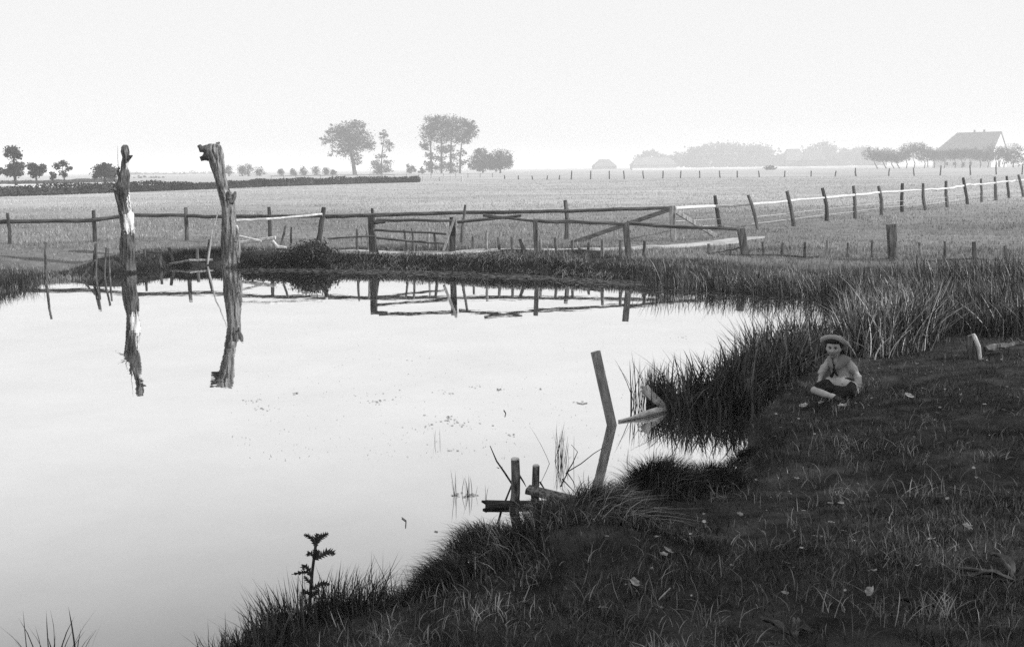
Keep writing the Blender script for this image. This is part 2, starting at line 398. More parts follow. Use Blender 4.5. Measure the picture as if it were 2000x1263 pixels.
# water sheet, cut a little wider than the shore so the bank dips into it
c0 = poly.mean(0)
big = c0 + (poly - c0) * 1.0
cent = []
me = bpy.data.meshes.new('pond_water')
from mathutils.geometry import tessellate_polygon
def grow(pg, d):
    out = []
    for i in range(len(pg)):
        a, b_, c = pg[i - 1], pg[i], pg[(i + 1) % len(pg)]
        t1 = (b_ - a) / np.linalg.norm(b_ - a); t2 = (c - b_) / np.linalg.norm(c - b_)
        nn = np.array([-(t1 + t2)[1], (t1 + t2)[0]]); nn /= (np.linalg.norm(nn) + 1e-9)
        out.append(b_ + nn * d)
    return np.array(out)
area = 0.5 * np.sum(poly[:, 0] * np.roll(poly[:, 1], -1) - np.roll(poly[:, 0], -1) * poly[:, 1])
wp = grow(poly, 0.3 if area < 0 else -0.3)
tri = tessellate_polygon([[Vector((p[0], p[1], 0)) for p in wp]])
me.from_pydata([(p[0], p[1], 0.0) for p in wp], [], [tuple(t) for t in tri]); me.update()
if me.polygons[0].normal.z < 0: me.flip_normals()
tag(link('pond_water', me, 'water'), 'still pale pond water mirroring the white sky', 'pond', kind='structure')

# sandy path behind the far bank
pp = [G(640, 487, .46), G(740, 488, .46), G(900, 489.5, .46), (G(1050, 489, .46)), G(1180, 488, .46), G(1300, 482, .46), G(1390, 474, .46), G(1440, 468, .46), G(1500, 463, .46)]
wv = [0.2, 0.3, 0.3, 0.3, 0.35, 0.6, 0.9, 0.8, 0.15]
Vp, Fp = [], []
cl = []
for i in range(len(pp) - 1):
    for k in range(8):
        t = k / 8; cl.append((pp[i] * (1 - t) + pp[i + 1] * t, wv[i] * (1 - t) + wv[i + 1] * t))
for i, (p, w_) in enumerate(cl):
    for k in range(6):
        u = (k / 5 - 0.5) * 2
        ed = 1 + 0.35 * (vnoise(p[0] * 1.3, 3.0 * (k > 2), 9) - 0.5) * 2
        x, y = p[0] + 0.0, p[1] + u * w_ * ed
        Vp.append((x, y, gz(x, y) + 0.03 - 0.028 * abs(u) ** 4))
for i in range(len(cl) - 1):
    for k in range(5):
        a = i * 6 + k; Fp.append((a, a + 6, a + 7, a + 1))
me = bpy.data.meshes.new('path'); me.from_pydata(Vp, [], Fp); me.update()
tag(link('path', me, 'dirtpath', smooth_shade=True), 'pale trodden path behind the far pond bank', 'path', kind='structure')

# pale grain fields beyond the pasture
def strip(name, px0, px1, Y0, Y1, h, label):
    m_ = MB(); a = W(px0, 330, Y0); b_ = W(px1, 330, Y0); c = W(px1, 330, Y1); d = W(px0, 330, Y1); N = 40; vs_ = []; fs = []
    for j in range(4):
        y = (Y0, Y0 + .3, Y1 - .3, Y1)[j]
        for i in range(N + 1):
            t = i / N; x = ((a[0] * (1 - t) + b_[0] * t) if j < 2 else (d[0] * (1 - t) + c[0] * t))
            vs_.append((x, y + 2 * math.sin(t * 9), FIELD - 0.1 if j in (0, 3) else FIELD + h * (0.8 + 0.4 * vnoise(t * 60, j, 4))))
    for j in range(3):
        for i in range(N):
            k = j * (N + 1) + i; fs.append((k, k + 1, k + N + 2, k + N + 1))
    m_.add(vs_, fs); tag(m_.build(name, 'grain'), label, 'field', kind='structure')
strip('grain_field', 1235, 2250, 700, 950, 0.9, 'pale ripe grain field before the far village')
strip('stubble_field', -150, 235, 175, 205, 0.35, 'pale stubble strip beyond the far hedge')

# ------------------------------------------------------------------ trees
def leaves(blobs, n, size, clump=0.28, per=26, sq=0.9):
    """leaf faces scattered in clumps through ellipsoids [(centre, radii)], as triangles"""
    vol = np.array([r[0] * r[1] * r[2] for _, r in blobs]); vol = vol ** 0.8; vol /= vol.sum(); C = []
    for (c, r), q in zip(blobs, vol):
        k = max(3, int(n * q / per))
        d = rng.normal(size=(k, 3)); d /= np.linalg.norm(d, axis=1)[:, None]
        u = rng.random(k) ** 0.42
        cc = np.asarray(c) + d * u[:, None] * np.asarray(r)
        m_ = max(1, int(n * q / k))
        rad = clump * float(np.mean(r)) * rng.uniform(0.5, 1.2, k)
        p = np.repeat(cc, m_, 0) + rng.normal(size=(k * m_, 3)) * np.repeat(rad, m_)[:, None] * np.array([0.6, 0.6, 0.38])
        C.append(p)
    C = np.concatenate(C); N = len(C)
    a = rng.normal(size=(N, 3)); a /= np.linalg.norm(a, axis=1)[:, None]
    b_ = np.cross(a, rng.normal(size=(N, 3))); b_ /= np.linalg.norm(b_, axis=1)[:, None]
    s = (size * rng.uniform(0.6, 1.3, N))[:, None]
    Vv = np.stack([C - a * s * 0.5, C + b_ * s * 0.32, C + a * s * 0.5, C - b_ * s * 0.32], 1).reshape(-1, 3)
    k = np.arange(N)[:, None] * 4
    Tt = np.concatenate([k + np.array([[0, 1, 2]]), k + np.array([[0, 2, 3]])])
    return Vv, Tt
def tree(name, label, base_px, Y, trunk, blobs, n, size, group=None, leafmat='leafdark', r0=0.25, limbs=True, clump=0.28, cat='tree', zb=FIELD, dscale=0.85):
    """trunk: photo points upward; blobs: (px, py, rx, ry) of the crown at distance Y"""
    if Y > 300: Y = Y * 1.42; r0 = r0 * 1.35; size = size * 1.05
    s = Y / F
    b0 = W(base_px, 330, Y); root = empty(name, (b0[0], Y, zb), label, cat, group); loc = np.array(root.location)
    tp = [np.array([b0[0], Y, zb - 0.3])] + [W(x, y, Y) for x, y in trunk]
    m_ = MB(); m_.tube(tp, [r0 * (1 - 0.75 * i / (len(tp) - 1)) for i in range(len(tp))], 7, 0.1)
    bl = []
    for (x, y, rx, ry) in blobs:
        c = W(x, y, Y); c[1] += rng.uniform(-0.5, 0.5) * rx * s * 0.6
        bl.append((c, (rx * s, rx * s * dscale, ry * s)))
    for c, r in list(bl):
        for _ in range(4):
            d = rng.normal(size=3); d /= np.linalg.norm(d); bl.append((c + d * np.array(r) * .95, tuple(q * rng.uniform(.22, .42) for q in r)))
    n = int(n * 2.0); size = size * .72
    if limbs:
        for c, r in bl[:len(blobs)]:
            st = min(tp[1:], key=lambda p: abs(p[2] - (c[2] - r[2] * 0.8)) + 0.3 * abs(p[0] - c[0]))
            m_.tube(wobble(st, c, 4, 0.05, int(abs(c[0]) * 10)), [r0 * 0.38, r0 * .32, r0 * .25, r0 * .18, r0 * .1], 5)
    m_.build('trunk', 'trunkfar', root)
    Vv, Tt = leaves(bl, n, size, clump * 1.3, 18)
    link('crown', trimesh('crown', Vv - loc, Tt), leafmat, root)
    return root

# ---- the stand of tall trees on the horizon
tree('oak_tree', 'tall broad oak with a bare leaning lower trunk beside the hedge end', 693, 355, [(689, 315), (684, 295), (681, 270), (680, 250)],
     [(682, 262, 30, 24), (662, 260, 22, 18), (706, 275, 24, 20), (682, 292, 24, 18), (640, 274, 14, 12), (648, 295, 8, 10), (720, 285, 13, 11), (697, 245, 18, 12), (696, 311, 13, 12)], 6200, 0.85, r0=0.75, clump=0.34)
tree('birch_tree', 'slender tree with a sparse upper tuft and tiered lower boughs beside the oak', 745, 350, [(745, 320), (746, 300), (750, 270), (749, 258)],
     [(745, 306, 12, 4), (735, 318, 12, 5), (756, 316, 11, 4), (745, 328, 20, 5), (738, 336, 13, 4), (758, 334, 10, 4), (748, 264, 8, 10), (755, 280, 9, 7), (766, 283, 6, 6), (760, 292, 6, 3)], 2200, 0.7, r0=0.28, clump=0.42)
tl = ['tall thin tree at the near-oak edge of the dense tree clump', 'tall tree with the highest crown in the dense tree clump', 'tall broad tree in the middle of the dense tree clump', 'tall spreading tree on the village side of the dense tree clump']
for i, (bx, tr, bl) in enumerate([
        (843, [(842, 310), (841, 280), (843, 250)], [(836, 260, 15, 16), (846, 240, 17, 15), (832, 285, 12, 10), (842, 305, 12, 7), (838, 320, 14, 6), (846, 330, 14, 6)]),
        (862, [(862, 310), (862, 280), (861, 250)], [(862, 243, 20, 18), (860, 268, 18, 14), (864, 292, 15, 9), (860, 309, 14, 6), (866, 325, 14, 7)]),
        (880, [(880, 310), (881, 280), (884, 255)], [(886, 243, 22, 18), (885, 265, 20, 14), (880, 290, 13, 8), (884, 305, 12, 6), (886, 324, 19, 13)]),
        (898, [(899, 310), (901, 285), (905, 262)], [(908, 252, 19, 16), (918, 265, 14, 9), (905, 272, 17, 10), (922, 255, 12, 9), (912, 240, 14, 9), (900, 298, 10, 7), (904, 316, 10, 6)])]):
    tree('elm_tree', tl[i], bx, 352 + 3 * i, tr, bl, 2700, 0.8, 'clump of tall trees on the horizon', r0=0.42, clump=0.36)
tree('field_maple', 'low rounded tree standing between the tall clump and the roundest one', 943, 348, [(943, 322), (942, 308)], [(940, 312, 23, 18), (952, 318, 18, 15), (932, 325, 19, 11), (940, 300, 13, 11)], 3600, 0.75, 'low trees beside the tall clump', r0=0.35)
tree('field_maple', 'roundest low tree at the open end of the tree group', 977, 348, [(977, 322), (978, 310)], [(978, 311, 23, 19), (986, 318, 17, 14), (966, 320, 16, 13)], 3800, 0.75, 'low trees beside the tall clump', r0=0.35)
tree('thorn_bush', 'ragged dark bush with two upright tips before the tall clump', 803, 345, [(803, 333), (801, 325)], [(803, 332, 10, 7), (797, 325, 4, 6), (807, 325, 3, 5)], 700, 0.6, r0=0.15, cat='bush')
tree('thorn_bush', 'smallest dark pointed bush just before the tall clump', 824, 345, [(824, 335), (824, 328)], [(824, 334, 7, 5), (823, 328, 3, 4)], 380, 0.6, r0=0.12, cat='bush')

# ---- pollard willows along the lane
pl = [(446, 333, 7, 8), (472, 333, 9, 11), (484, 331, 10, 11), (506, 336, 10, 10), (549, 337, 6, 6), (573, 337, 6, 7), (593, 335, 7, 9), (618, 335, 8, 9), (637, 336, 6, 8), (652, 338, 6, 6)]
ordn = ['first', 'second', 'third', 'fourth', 'fifth', 'sixth', 'seventh', 'eighth', 'ninth', 'tenth']
for i, (x, y, rx, ry) in enumerate(pl):
    tree('pollard_willow', ordn[i] + ' small pollard willow counted from the dead trunks towards the oak', x + 1, 330 if i < 4 else 345, [(x + .5, y + 6), (x, y + 1)], [(x, y, rx, ry), (x - 2, y - 2, rx * .7, ry * .8)], 520, 0.55, 'pollard willows along the lane', r0=0.3, limbs=False, clump=0.5)
# ---- trees at the far left
tree('willow_tree', 'tall two-tiered willow rising above the hedge at the photo edge', 30, 178, [(28, 340), (27, 318), (26, 298)], [(25, 300, 14, 14), (22, 292, 10, 8), (30, 331, 17, 14), (38, 325, 12, 9), (14, 337, 10, 7)], 2600, 0.42, 'trees beyond the left hedge', r0=0.28, clump=0.33)
tree('willow_tree', 'dark low tree cut off by the photo edge', -6, 180, [(-5, 342), (-4, 333)], [(-4, 334, 13, 10)], 700, 0.42, 'trees beyond the left hedge', r0=0.2)
tree('willow_tree', 'bushy tree with fan-shaped crown and forked trunk over the hedge', 72, 176, [(70, 345), (70, 330)], [(72, 334, 13, 13), (62, 326, 9, 9), (82, 328, 9, 10), (64, 340, 8, 7)], 1500, 0.4, 'trees beyond the left hedge', r0=0.22)
tree('willow_tree', 'small round sapling between two bushy trees over the hedge', 104, 178, [(104, 350), (103, 342)], [(103, 343, 6, 7)], 260, 0.4, 'trees beyond the left hedge', r0=0.12)
tree('willow_tree', 'open thin-crowned tree with sky showing through over the hedge', 125, 178, [(125, 345), (123, 335), (122, 325)], [(122, 340, 8, 6), (112, 325, 9, 6), (124, 319, 10, 4), (134, 328, 7, 8), (116, 318, 5, 3)], 560, 0.4, 'trees beyond the left hedge', r0=0.14, clump=0.4)
tree('willow_tree', 'round dense tree just beside the thinner dead trunk', 204, 180, [(204, 345), (204, 335)], [(204, 335, 24, 13), (203, 327, 16, 8), (190, 341, 11, 7), (218, 340, 10, 8)], 2200, 0.42, 'trees beyond the left hedge', r0=0.25)

# ---- orchard before the farmhouse, and trees round it
orch = [(1705, 304, 16, 9), (1722, 305, 14, 9), (1737, 303, 16, 10), (1748, 305, 13, 9), (1768, 303, 14, 9), (1783, 296, 22, 14), (1803, 298, 18, 13), (1822, 303, 13, 9), (1842, 300, 16, 9),
        (1863, 303, 12, 8), (1876, 304, 12, 8), (1893, 298, 11, 8), (1912, 302, 14, 8), (1927, 303, 14, 9), (1943, 299, 17, 12), (1958, 301, 13, 10)]
wds = 'first second third fourth fifth sixth seventh eighth ninth tenth eleventh twelfth thirteenth fourteenth fifteenth sixteenth'.split()
for i, (x, y, rx, ry) in enumerate(orch):
    y += (-3, 1, -1, 2, -2)[i % 5]; ry += (3, 0, 2, 1)[i % 4]
    lx = x + (10 if i < 4 else 2)
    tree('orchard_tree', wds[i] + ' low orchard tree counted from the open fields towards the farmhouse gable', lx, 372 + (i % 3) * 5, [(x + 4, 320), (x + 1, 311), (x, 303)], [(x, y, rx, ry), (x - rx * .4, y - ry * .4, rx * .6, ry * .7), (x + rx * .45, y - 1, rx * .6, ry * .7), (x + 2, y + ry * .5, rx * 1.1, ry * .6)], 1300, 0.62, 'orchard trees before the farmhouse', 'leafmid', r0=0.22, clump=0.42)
tree('yard_tree', 'dark dense round tree at the photo edge beside the farmhouse', 1979, 365, [(1979, 318), (1979, 305)], [(1978, 305, 16, 12), (1972, 314, 12, 9), (1990, 298, 12, 10), (1992, 314, 12, 10)], 2000, 0.6, 'trees round the farmhouse', r0=0.3)
tree('yard_tree', 'pale tree crown showing behind the farmhouse gable', 1975, 520, [(1975, 300), (1975, 290)], [(1975, 290, 18, 9), (1960, 296, 10, 8)], 700, 0.9, 'trees round the farmhouse', 'leafmid', r0=0.3)
tree('yard_tree', 'pale sparse tree hiding the pale roof corner of the farmhouse', 1812, 480, [(1812, 312), (1812, 300)], [(1790, 290, 17, 9), (1812, 296, 15, 9)], 900, 0.8, 'trees round the farmhouse', 'leafmid', r0=0.3)

# ---- the far wood and village trees, one hazy mass
wb = []
for x, y, rx, ry in [(1345, 310, 24, 16), (1365, 304, 24, 18), (1390, 300, 24, 18), (1412, 299, 24, 18), (1440, 300, 28, 17), (1470, 300, 26, 17), (1500, 304, 24, 15), (1520, 310, 18, 10),
                     (1585, 302, 22, 10), (1604, 296, 26, 14), (1625, 303, 20, 13), (1640, 310, 26, 11), (1668, 304, 24, 13), (1690, 302, 26, 14), (1712, 304, 20, 12), (1270, 302, 18, 8), (1262, 308, 20, 5), (1290, 312, 22, 8), (1318, 310, 16, 10)]:
    Yv = 1150 + rng.uniform(-30, 30); s = Yv / F; wb.append((W(x, y, Yv), (rx * s, rx * s, ry * s))); wb.append((W(x, 321, Yv), (rx * s, rx * s, 6 * s))); wb.append((W(x + rng.uniform(-12, 12), y - ry * .6, Yv), (rx * s * .5, rx * s * .5, ry * s * rng.uniform(.4, .8))))
for x in range(1300, 1760, 14):
    Yv = 1180.; s = Yv / F; wb.append((W(x + rng.uniform(-5, 5), 312 + rng.uniform(-3, 3), Yv), (11 * s, 11 * s, rng.uniform(7, 12) * s)))
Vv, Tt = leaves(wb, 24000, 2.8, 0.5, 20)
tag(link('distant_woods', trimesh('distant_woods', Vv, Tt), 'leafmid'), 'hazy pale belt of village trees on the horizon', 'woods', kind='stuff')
wb = []
for x in range(255, 450, 12):
    Yv = 940 + rng.uniform(-30, 30); s = Yv / F; wb.append((W(x, 341 + rng.uniform(-1, 2), Yv), (10 * s, 10 * s, rng.uniform(3, 7) * s)))
for x in range(240, 330, 10):
    Yv = 420.; s = Yv / F; wb.append((W(x, 349, Yv), (8 * s, 8 * s, 4 * s)))
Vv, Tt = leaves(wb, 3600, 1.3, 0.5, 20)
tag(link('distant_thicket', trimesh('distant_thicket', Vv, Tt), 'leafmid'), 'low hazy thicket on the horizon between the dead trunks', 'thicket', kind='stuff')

# ---- hedges across the meadow
def hedge(name, label, pts, h, w, n, leaf):
    """pts: ground points along the hedge"""
    root = empty(name, pts[len(pts) // 2], label, 'hedge'); loc = np.array(root.location)
    seg = [np.linalg.norm(pts[i + 1] - pts[i]) for i in range(len(pts) - 1)]; tot = sum(seg); C = []
    core = MB()
    for i, L in enumerate(seg):
        k = int(n * L / tot); t = rng.random(k); p = pts[i] * (1 - t)[:, None] + pts[i + 1] * t[:, None]
        hh = h * (0.75 + 0.5 * vnoise(p[:, 0] * 0.25, p[:, 1] * 0.25, 11))
        a = rng.random(k) * PI; rr = 0.8 + 0.35 * rng.random(k)
        nr = np.array([-(pts[i + 1] - pts[i])[1], (pts[i + 1] - pts[i])[0], 0]) / L
        p = p + nr * (np.cos(a) * rr * w / 2)[:, None]; p[:, 2] += np.abs(np.sin(a)) ** 0.6 * rr * hh
        C.append(p)
        core.tube([pts[i] + [0, 0, h * .36], pts[i + 1] + [0, 0, h * .36]], h * 0.46, 7, 0.1, flat=0.9)
    core.build('branches', 'leafhedge', root)
    C = np.concatenate(C); N = len(C)
    a = rng.normal(size=(N, 3)); a /= np.linalg.norm(a, axis=1)[:, None]
    b_ = np.cross(a, rng.normal(size=(N, 3))); b_ /= np.linalg.norm(b_, axis=1)[:, None]
    s = (leaf * rng.uniform(0.6, 1.3, N))[:, None]
    Vv = np.stack([C - a * s * .5, C + b_ * s * .35, C + a * s * .5, C - b_ * s * .35], 1).reshape(-1, 3); k = np.arange(N)[:, None] * 4
    Tt = np.concatenate([k + np.array([[0, 1, 2]]), k + np.array([[0, 2, 3]])])
    link('foliage', trimesh('foliage', Vv - loc, Tt), 'leafhedge', root)
hp = [G(x, y, FIELD) for x, y in [(-160, 392), (0, 384), (120, 380.5), (250, 375.5), (400, 370), (520, 365), (620, 361.5), (720, 358.5), (818, 356)]]
hedge('field_hedge', 'long dark clipped hedge running across the far side of the meadow', hp, 1.0, 1.2, 15000, 0.24)
hp = [G(x, y, FIELD) for x, y in [(-160, 363), (0, 360.5), (120, 358), (232, 355)]]
hedge('low_hedge', 'short thin dark hedge line behind the long hedge near the photo edge', hp, 0.75, 1.4, 4200, 0.3)
tree('field_bush', 'lone dark bush at the edge of the pale grain field', 1505, 375, [(1505, 330), (1505, 327)], [(1505, 328, 11, 5), (1498, 329, 7, 4)], 500, 0.6, cat='bush', r0=0.15)

# ---- farm buildings
def house(name, label, px, Y, L, Wd, eave, ridge, rz, hipA=0.35, hipB=0.0, wallmat='render', roofmat='thatch', windows=(), chim=(), cat='house'):
    k_ = 1.7 if Y > 500 else 1.40
    Y, L, Wd, eave, ridge = Y * k_, L * k_, Wd * k_, eave * k_, ridge * k_
    c = W(px, 330, Y); root = empty(name, (c[0], Y, FIELD), label, cat)
    ca, sa = math.cos(rz), math.sin(rz)
    def P(u, q, z): return np.array([c[0] + u * ca - q * sa, Y + u * sa + q * ca, FIELD + z])
    m_ = MB(); hl, hw = L / 2, Wd / 2
    gB = ridge if hipB == 0 else eave; gA = ridge if hipA == 0 else eave
    vs_ = [P(-hl, -hw, 0), P(hl, -hw, 0), P(hl, hw, 0), P(-hl, hw, 0), P(-hl, -hw, eave), P(hl, -hw, eave), P(hl, hw, eave), P(-hl, hw, eave)]
    fs = [(0, 1, 5, 4), (2, 3, 7, 6), (1, 2, 6, 5), (3, 0, 4, 7)]
    if gB > eave: vs_.append(P(hl, 0, gB)); fs[2] = (1, 2, 6, len(vs_) - 1, 5)
    if gA > eave: vs_.append(P(-hl, 0, gA)); fs[3] = (3, 0, 4, len(vs_) - 1, 7)
    m_.add(vs_, fs); m_.build('wall', wallmat, root)
    r = MB(); o_ = 0.5; dz = 0.35; rA = -hl - o_ + hipA * L; rB = hl + o_ - hipB * L; sl = (ridge - eave) / hw
    e = eave - o_ * sl
    for up in (0.0,):
        top = [P(-hl - o_, -hw - o_, e), P(hl + o_, -hw - o_, e), P(hl + o_, hw + o_, e), P(-hl - o_, hw + o_, e), P(rA, 0, ridge + .05), P(rB, 0, ridge + .05)]
        t2 = [p + np.array([0, 0, dz]) for p in top]
        f1 = [(0, 1, 5, 4), (2, 3, 4, 5), (3, 0, 4)] + ([(1, 2, 5)] if hipB else [])
        r.add(top + t2, [tuple(reversed(f)) for f in f1] + [tuple(i + 6 for i in f) for f in f1] + [(0, 1, 7, 6), (1, 2, 8, 7) if hipB else (1, 5, 11, 7), (2, 3, 9, 8), (3, 0, 6, 9)] + ([] if hipB else [(5, 2, 8, 11)]))
    rf = r.build('roof', roofmat, root)
    for u, q in chim:
        k = MB(); k.box(P(u, q, ridge - 0.8), 0.9, 0.9, 2.4, rz); k.build('chimney', 'thatch', rf)
    for side, u, z, w_, h_ in windows:
        k = MB()
        if side == 'long': k.box(P(u, -hw - 0.02, z), w_, 0.14, h_, rz)
        else: k.box(P(hl + 0.02, u, z), 0.14, w_, h_, rz)
        wo = k.build('window' if z > .3 else 'door', 'glass', root)
    return root
house('farmhouse', 'big whitewashed farmhouse with a steep half-hipped roof behind the orchard', 1893, 432, 23, 15.5, 5.6, 13.4, -PI / 4, 0.28, 0.0,
      windows=[('long', -8, 1.2, 1.2, 1.6), ('long', -4, 1.2, 1.2, 1.6), ('long', 1, 0, 1.4, 2.6), ('long', 5, 1.2, 1.2, 1.6), ('gable', -4.5, 1.2, 1.2, 1.6), ('gable', 0, 0, 3.2, 3.4), ('gable', 4.5, 1.2, 1.2, 1.6), ('gable', 0, 7, 1, 1.3)], chim=[(2, 0), (7, .6)])
house('barn', 'pale hazy hip-roofed barn standing alone on the open horizon', 1180, 640, 13, 8, 1.8, 5.6, 0.15, 0.3, 0.3, wallmat='barnwall', roofmat='barnroof', cat='barn')
house('barn', 'long pale low barn before the hazy village wood', 1275, 650, 26, 9, 2.4, 6.4, 0.1, 0.12, 0.12, wallmat='barnwall', roofmat='barnroof', cat='barn')
house('barn', 'pale hazy barn roof among the village trees, nearer the wood', 1548, 610, 12, 9, 4.0, 10.0, 0.2, 0.2, 0.2, wallmat='barnwall', roofmat='barnroof', cat='barn')
house('barn', 'wide pale barn roof among the village trees, nearer the farmhouse', 1588, 600, 12, 9, 4.0, 9.2, -0.2, 0.2, 0.2, wallmat='barnwall', roofmat='barnroof', cat='barn')

# ------------------------------------------------------------------ fences
def post(name, parent, px_t, py_t, px_b, py_b, wpx, material='post', zb=None, n=7, crook=0.03, sink=0.35, loc=None, square=False, fork=False, Y=None):
    z = FIELD if zb is None else zb
    b_ = (GT(px_b, py_b) if 471 < py_b < 560 else G(px_b, py_b, z)) if Y is None else W(px_b, py_b, Y)
    t = W(px_t, py_t, b_[1]); r = 0.5 * wpx * b_[1] / F
    d = (t - b_) / np.linalg.norm(t - b_); b2 = b_ - d * sink
    m_ = MB(); sd_ = int(px_t * 7 + py_b)
    if square: m_.beam(b2, t, 2 * r, 1.6 * r, 0.12)
    else:
        L = bow(b2, t, 5, crook * 0.55, sd_)
        m_.tube(L, [r * 1.1, r * 1.12, r, r * 0.98, r * 0.92, r * 0.85], n, 0.14)
    return m_.build(name, material, parent, loc=(b_ if parent is None and loc is None else loc))
def rail(name, parent, pts, Y, wpx, material='rail', sq=False, amp=0.006):
    """pts: photo points; Y one or two distances"""
    Ya = Y if isinstance(Y, (list, tuple)) else [Y] * len(pts)
    P = [W(x, y, q) for (x, y), q in zip(pts, Ya)]; r = 0.5 * wpx * Ya[0] / F; m_ = MB()
    if sq and len(P) == 2: m_.beam(P[0], P[1], 1.2 * r, 2 * r, 0.15)
    else:
        Q = []
        for i in range(len(P) - 1): Q += wobble(P[i], P[i + 1], 4, amp, int(P[i][0] * 100 + 5000))[:-1]
        Q.append(P[-1])
        m_.tube(Q, [r * (1.08 - 0.22 * i / (len(Q) - 1)) for i in range(len(Q))], 7, 0.12)
    return m_.build(name, material, parent, smooth_shade=False)

YF = G(1105, 466, FIELD)[1]
fence = empty('pasture_fence', (G(525, 466, FIELD)), 'crooked pole fence with a single dark top rail crossing the meadow behind the pond', 'fence')
for a in [(15, 416, 19, 482, 7, 480), (183, 411, 186, 482, 8, 0), (363, 405, 365, 482, 8, 0), (525, 404, 527, 466, 8, 0), (727, 407, 729, 470, 6, 0), (909, 400, 901, 474, 6, 0), (1104, 391, 1106, 466, 9, 0)]:
    post('post', fence, a[0], a[1], a[2], a[3], a[4], 'post' if a[0] in (363, 909, 1104) else 'postdark', crook=0.06, Y=(36.6 if a[0] < 400 else None))
post('post', fence, 633, 405, 623, 468, 10, 'postdark', crook=0.1)
post('post', fence, 1313, 402, 1315, 471, 11, 'stake', square=True)
ya, yb, yc = G(17, 490, FIELD)[1], G(365, 503, FIELD)[1], YF
rail('rail', fence, [(-40, 434), (60, 432), (183, 430), (250, 420), (365, 421), (440, 423), (530, 423), (630, 421)], [36.7, 36.7, 36.6, 36.7, 36.6, 36.0, 35.2, 35.0], 7.5)
rail('rail', fence, [(636, 423), (709, 421), (800, 418), (907, 415), (1050, 413), (1180, 410), (1312, 406)], [35.0, 34.8, 34.9, 35, 34.8, 34.7, 34.6], 7.5)
rail('rail', fence, [(462, 431), (520, 428), (629, 418)], [33.5, 33.6, 34.7], 5, 'pale')
rail('brace', fence, [(1308, 409), (1112, 476)], [34.5, 34.0], 8, 'rail', sq=True)
rail('brace', fence, [(1318, 412), (1398, 461)], [34.5, 35.2], 8, 'stake', sq=True)

YB = G(880, 492, 0.43)[1]
bankf = empty('bank_rails', G(880, 492, 0.43), 'rickety sagging rail barrier on square posts along the far pond bank', 'fence')
for a in [(725, 424, 728, 494, 13, 'postdark', True), (884, 424, 884, 493, 12, 'postdark', True), (1045, 429, 1048, 490, 9, 'post', True), (1222, 436, 1228, 503, 12, 'post', True), (1447, 446, 1456, 498, 15, 'post', True)]:
    post('post', bankf, a[0], a[1], a[2], a[3], a[4], a[5], zb=0.43, square=a[6])
rail('brace', bankf, [(888, 424), (866, 490)], [YB - .2, YB - .4], 8, 'plank', sq=True)
for pts, w_, mt in [([(735, 429), (882, 431)], 6, 'rail'), ([(893, 434), (1018, 421)], 6, 'rail'), ([(943, 420), (1047, 432)], 6, 'rail'), ([(1043, 431), (1135, 434), (1224, 438)], 7, 'rail'), ([(1224, 435), (1340, 444), (1449, 448)], 7, 'rail'),
                ([(731, 449), (872, 457)], 5, 'rail'), ([(640, 466), (690, 463), (735, 461)], 3.5, 'rail'), ([(735, 464), (800, 471), (872, 476)], 4.5, 'rail'), ([(730, 434), (752, 433)], 8, 'rail')]:
    rail('rail', bankf, pts, YB + 0.02, w_, mt)

rf = empty('paddock_fence', G(1668, 426, FIELD), 'receding fence of leaning round posts with a pale peeled top pole', 'fence')
pr = [(1396, 382, 1408, 446), (1461, 381, 1480, 449), (1537, 373, 1549, 441), (1606, 367, 1611, 432), (1667, 363, 1670, 427), (1716, 363, 1719, 420), (1763, 358, 1766, 414), (1803, 358, 1811, 412), (1848, 353, 1851, 404),
      (1881, 347, 1888, 399), (1916, 349, 1917, 394), (1943, 345, 1945, 391), (1966, 344, 1971, 387), (1989, 341, 1999, 385), (2018, 338, 2022, 379), (2045, 336, 2049, 375)]
rtop = []
for i, a in enumerate(pr):
    post('post', rf, *a, [8, 7, 8, 7, 7, 7, 7, 6, 6, 6, 5, 6, 5, 5, 5, 5][i], 'post' if i % 3 else 'postdark', crook=0.08)
yy = [G(a[2], a[3], FIELD)[1] - 0.12 for a in pr]
def yat(x):
    return float(np.interp(x, [a[0] for a in pr], yy))
rl = [(1318, 407), (1396, 403), (1468, 399), (1545, 392), (1612, 386), (1669, 381), (1717, 376), (1764, 373), (1806, 371), (1852, 368), (1884, 362), (1917, 360), (1944, 357), (1968, 354), (1995, 352), (2030, 349), (2060, 346)]
rail('top_pole', rf, rl[:5], [yat(x) if x > 1390 else 34.6 for x, _ in rl[:5]], 6.5, 'pale', amp=0.004)
rail('top_pole', rf, rl[4:10], [yat(x) for x, _ in rl[4:10]], 5, 'pale', amp=0.004)
rail('top_pole', rf, rl[9:], [yat(x) for x, _ in rl[9:]], 4.2, 'pale', amp=0.004)
for dy in (22, 33):
    m_ = MB(); m_.tube([W(x, y + dy * (46 / max(yat(x), 40)) ** 1.0, yat(x) if x > 1390 else 35.5) for x, y in rl[:12]], 0.008, 4); m_.build('wire', 'wire', rf)

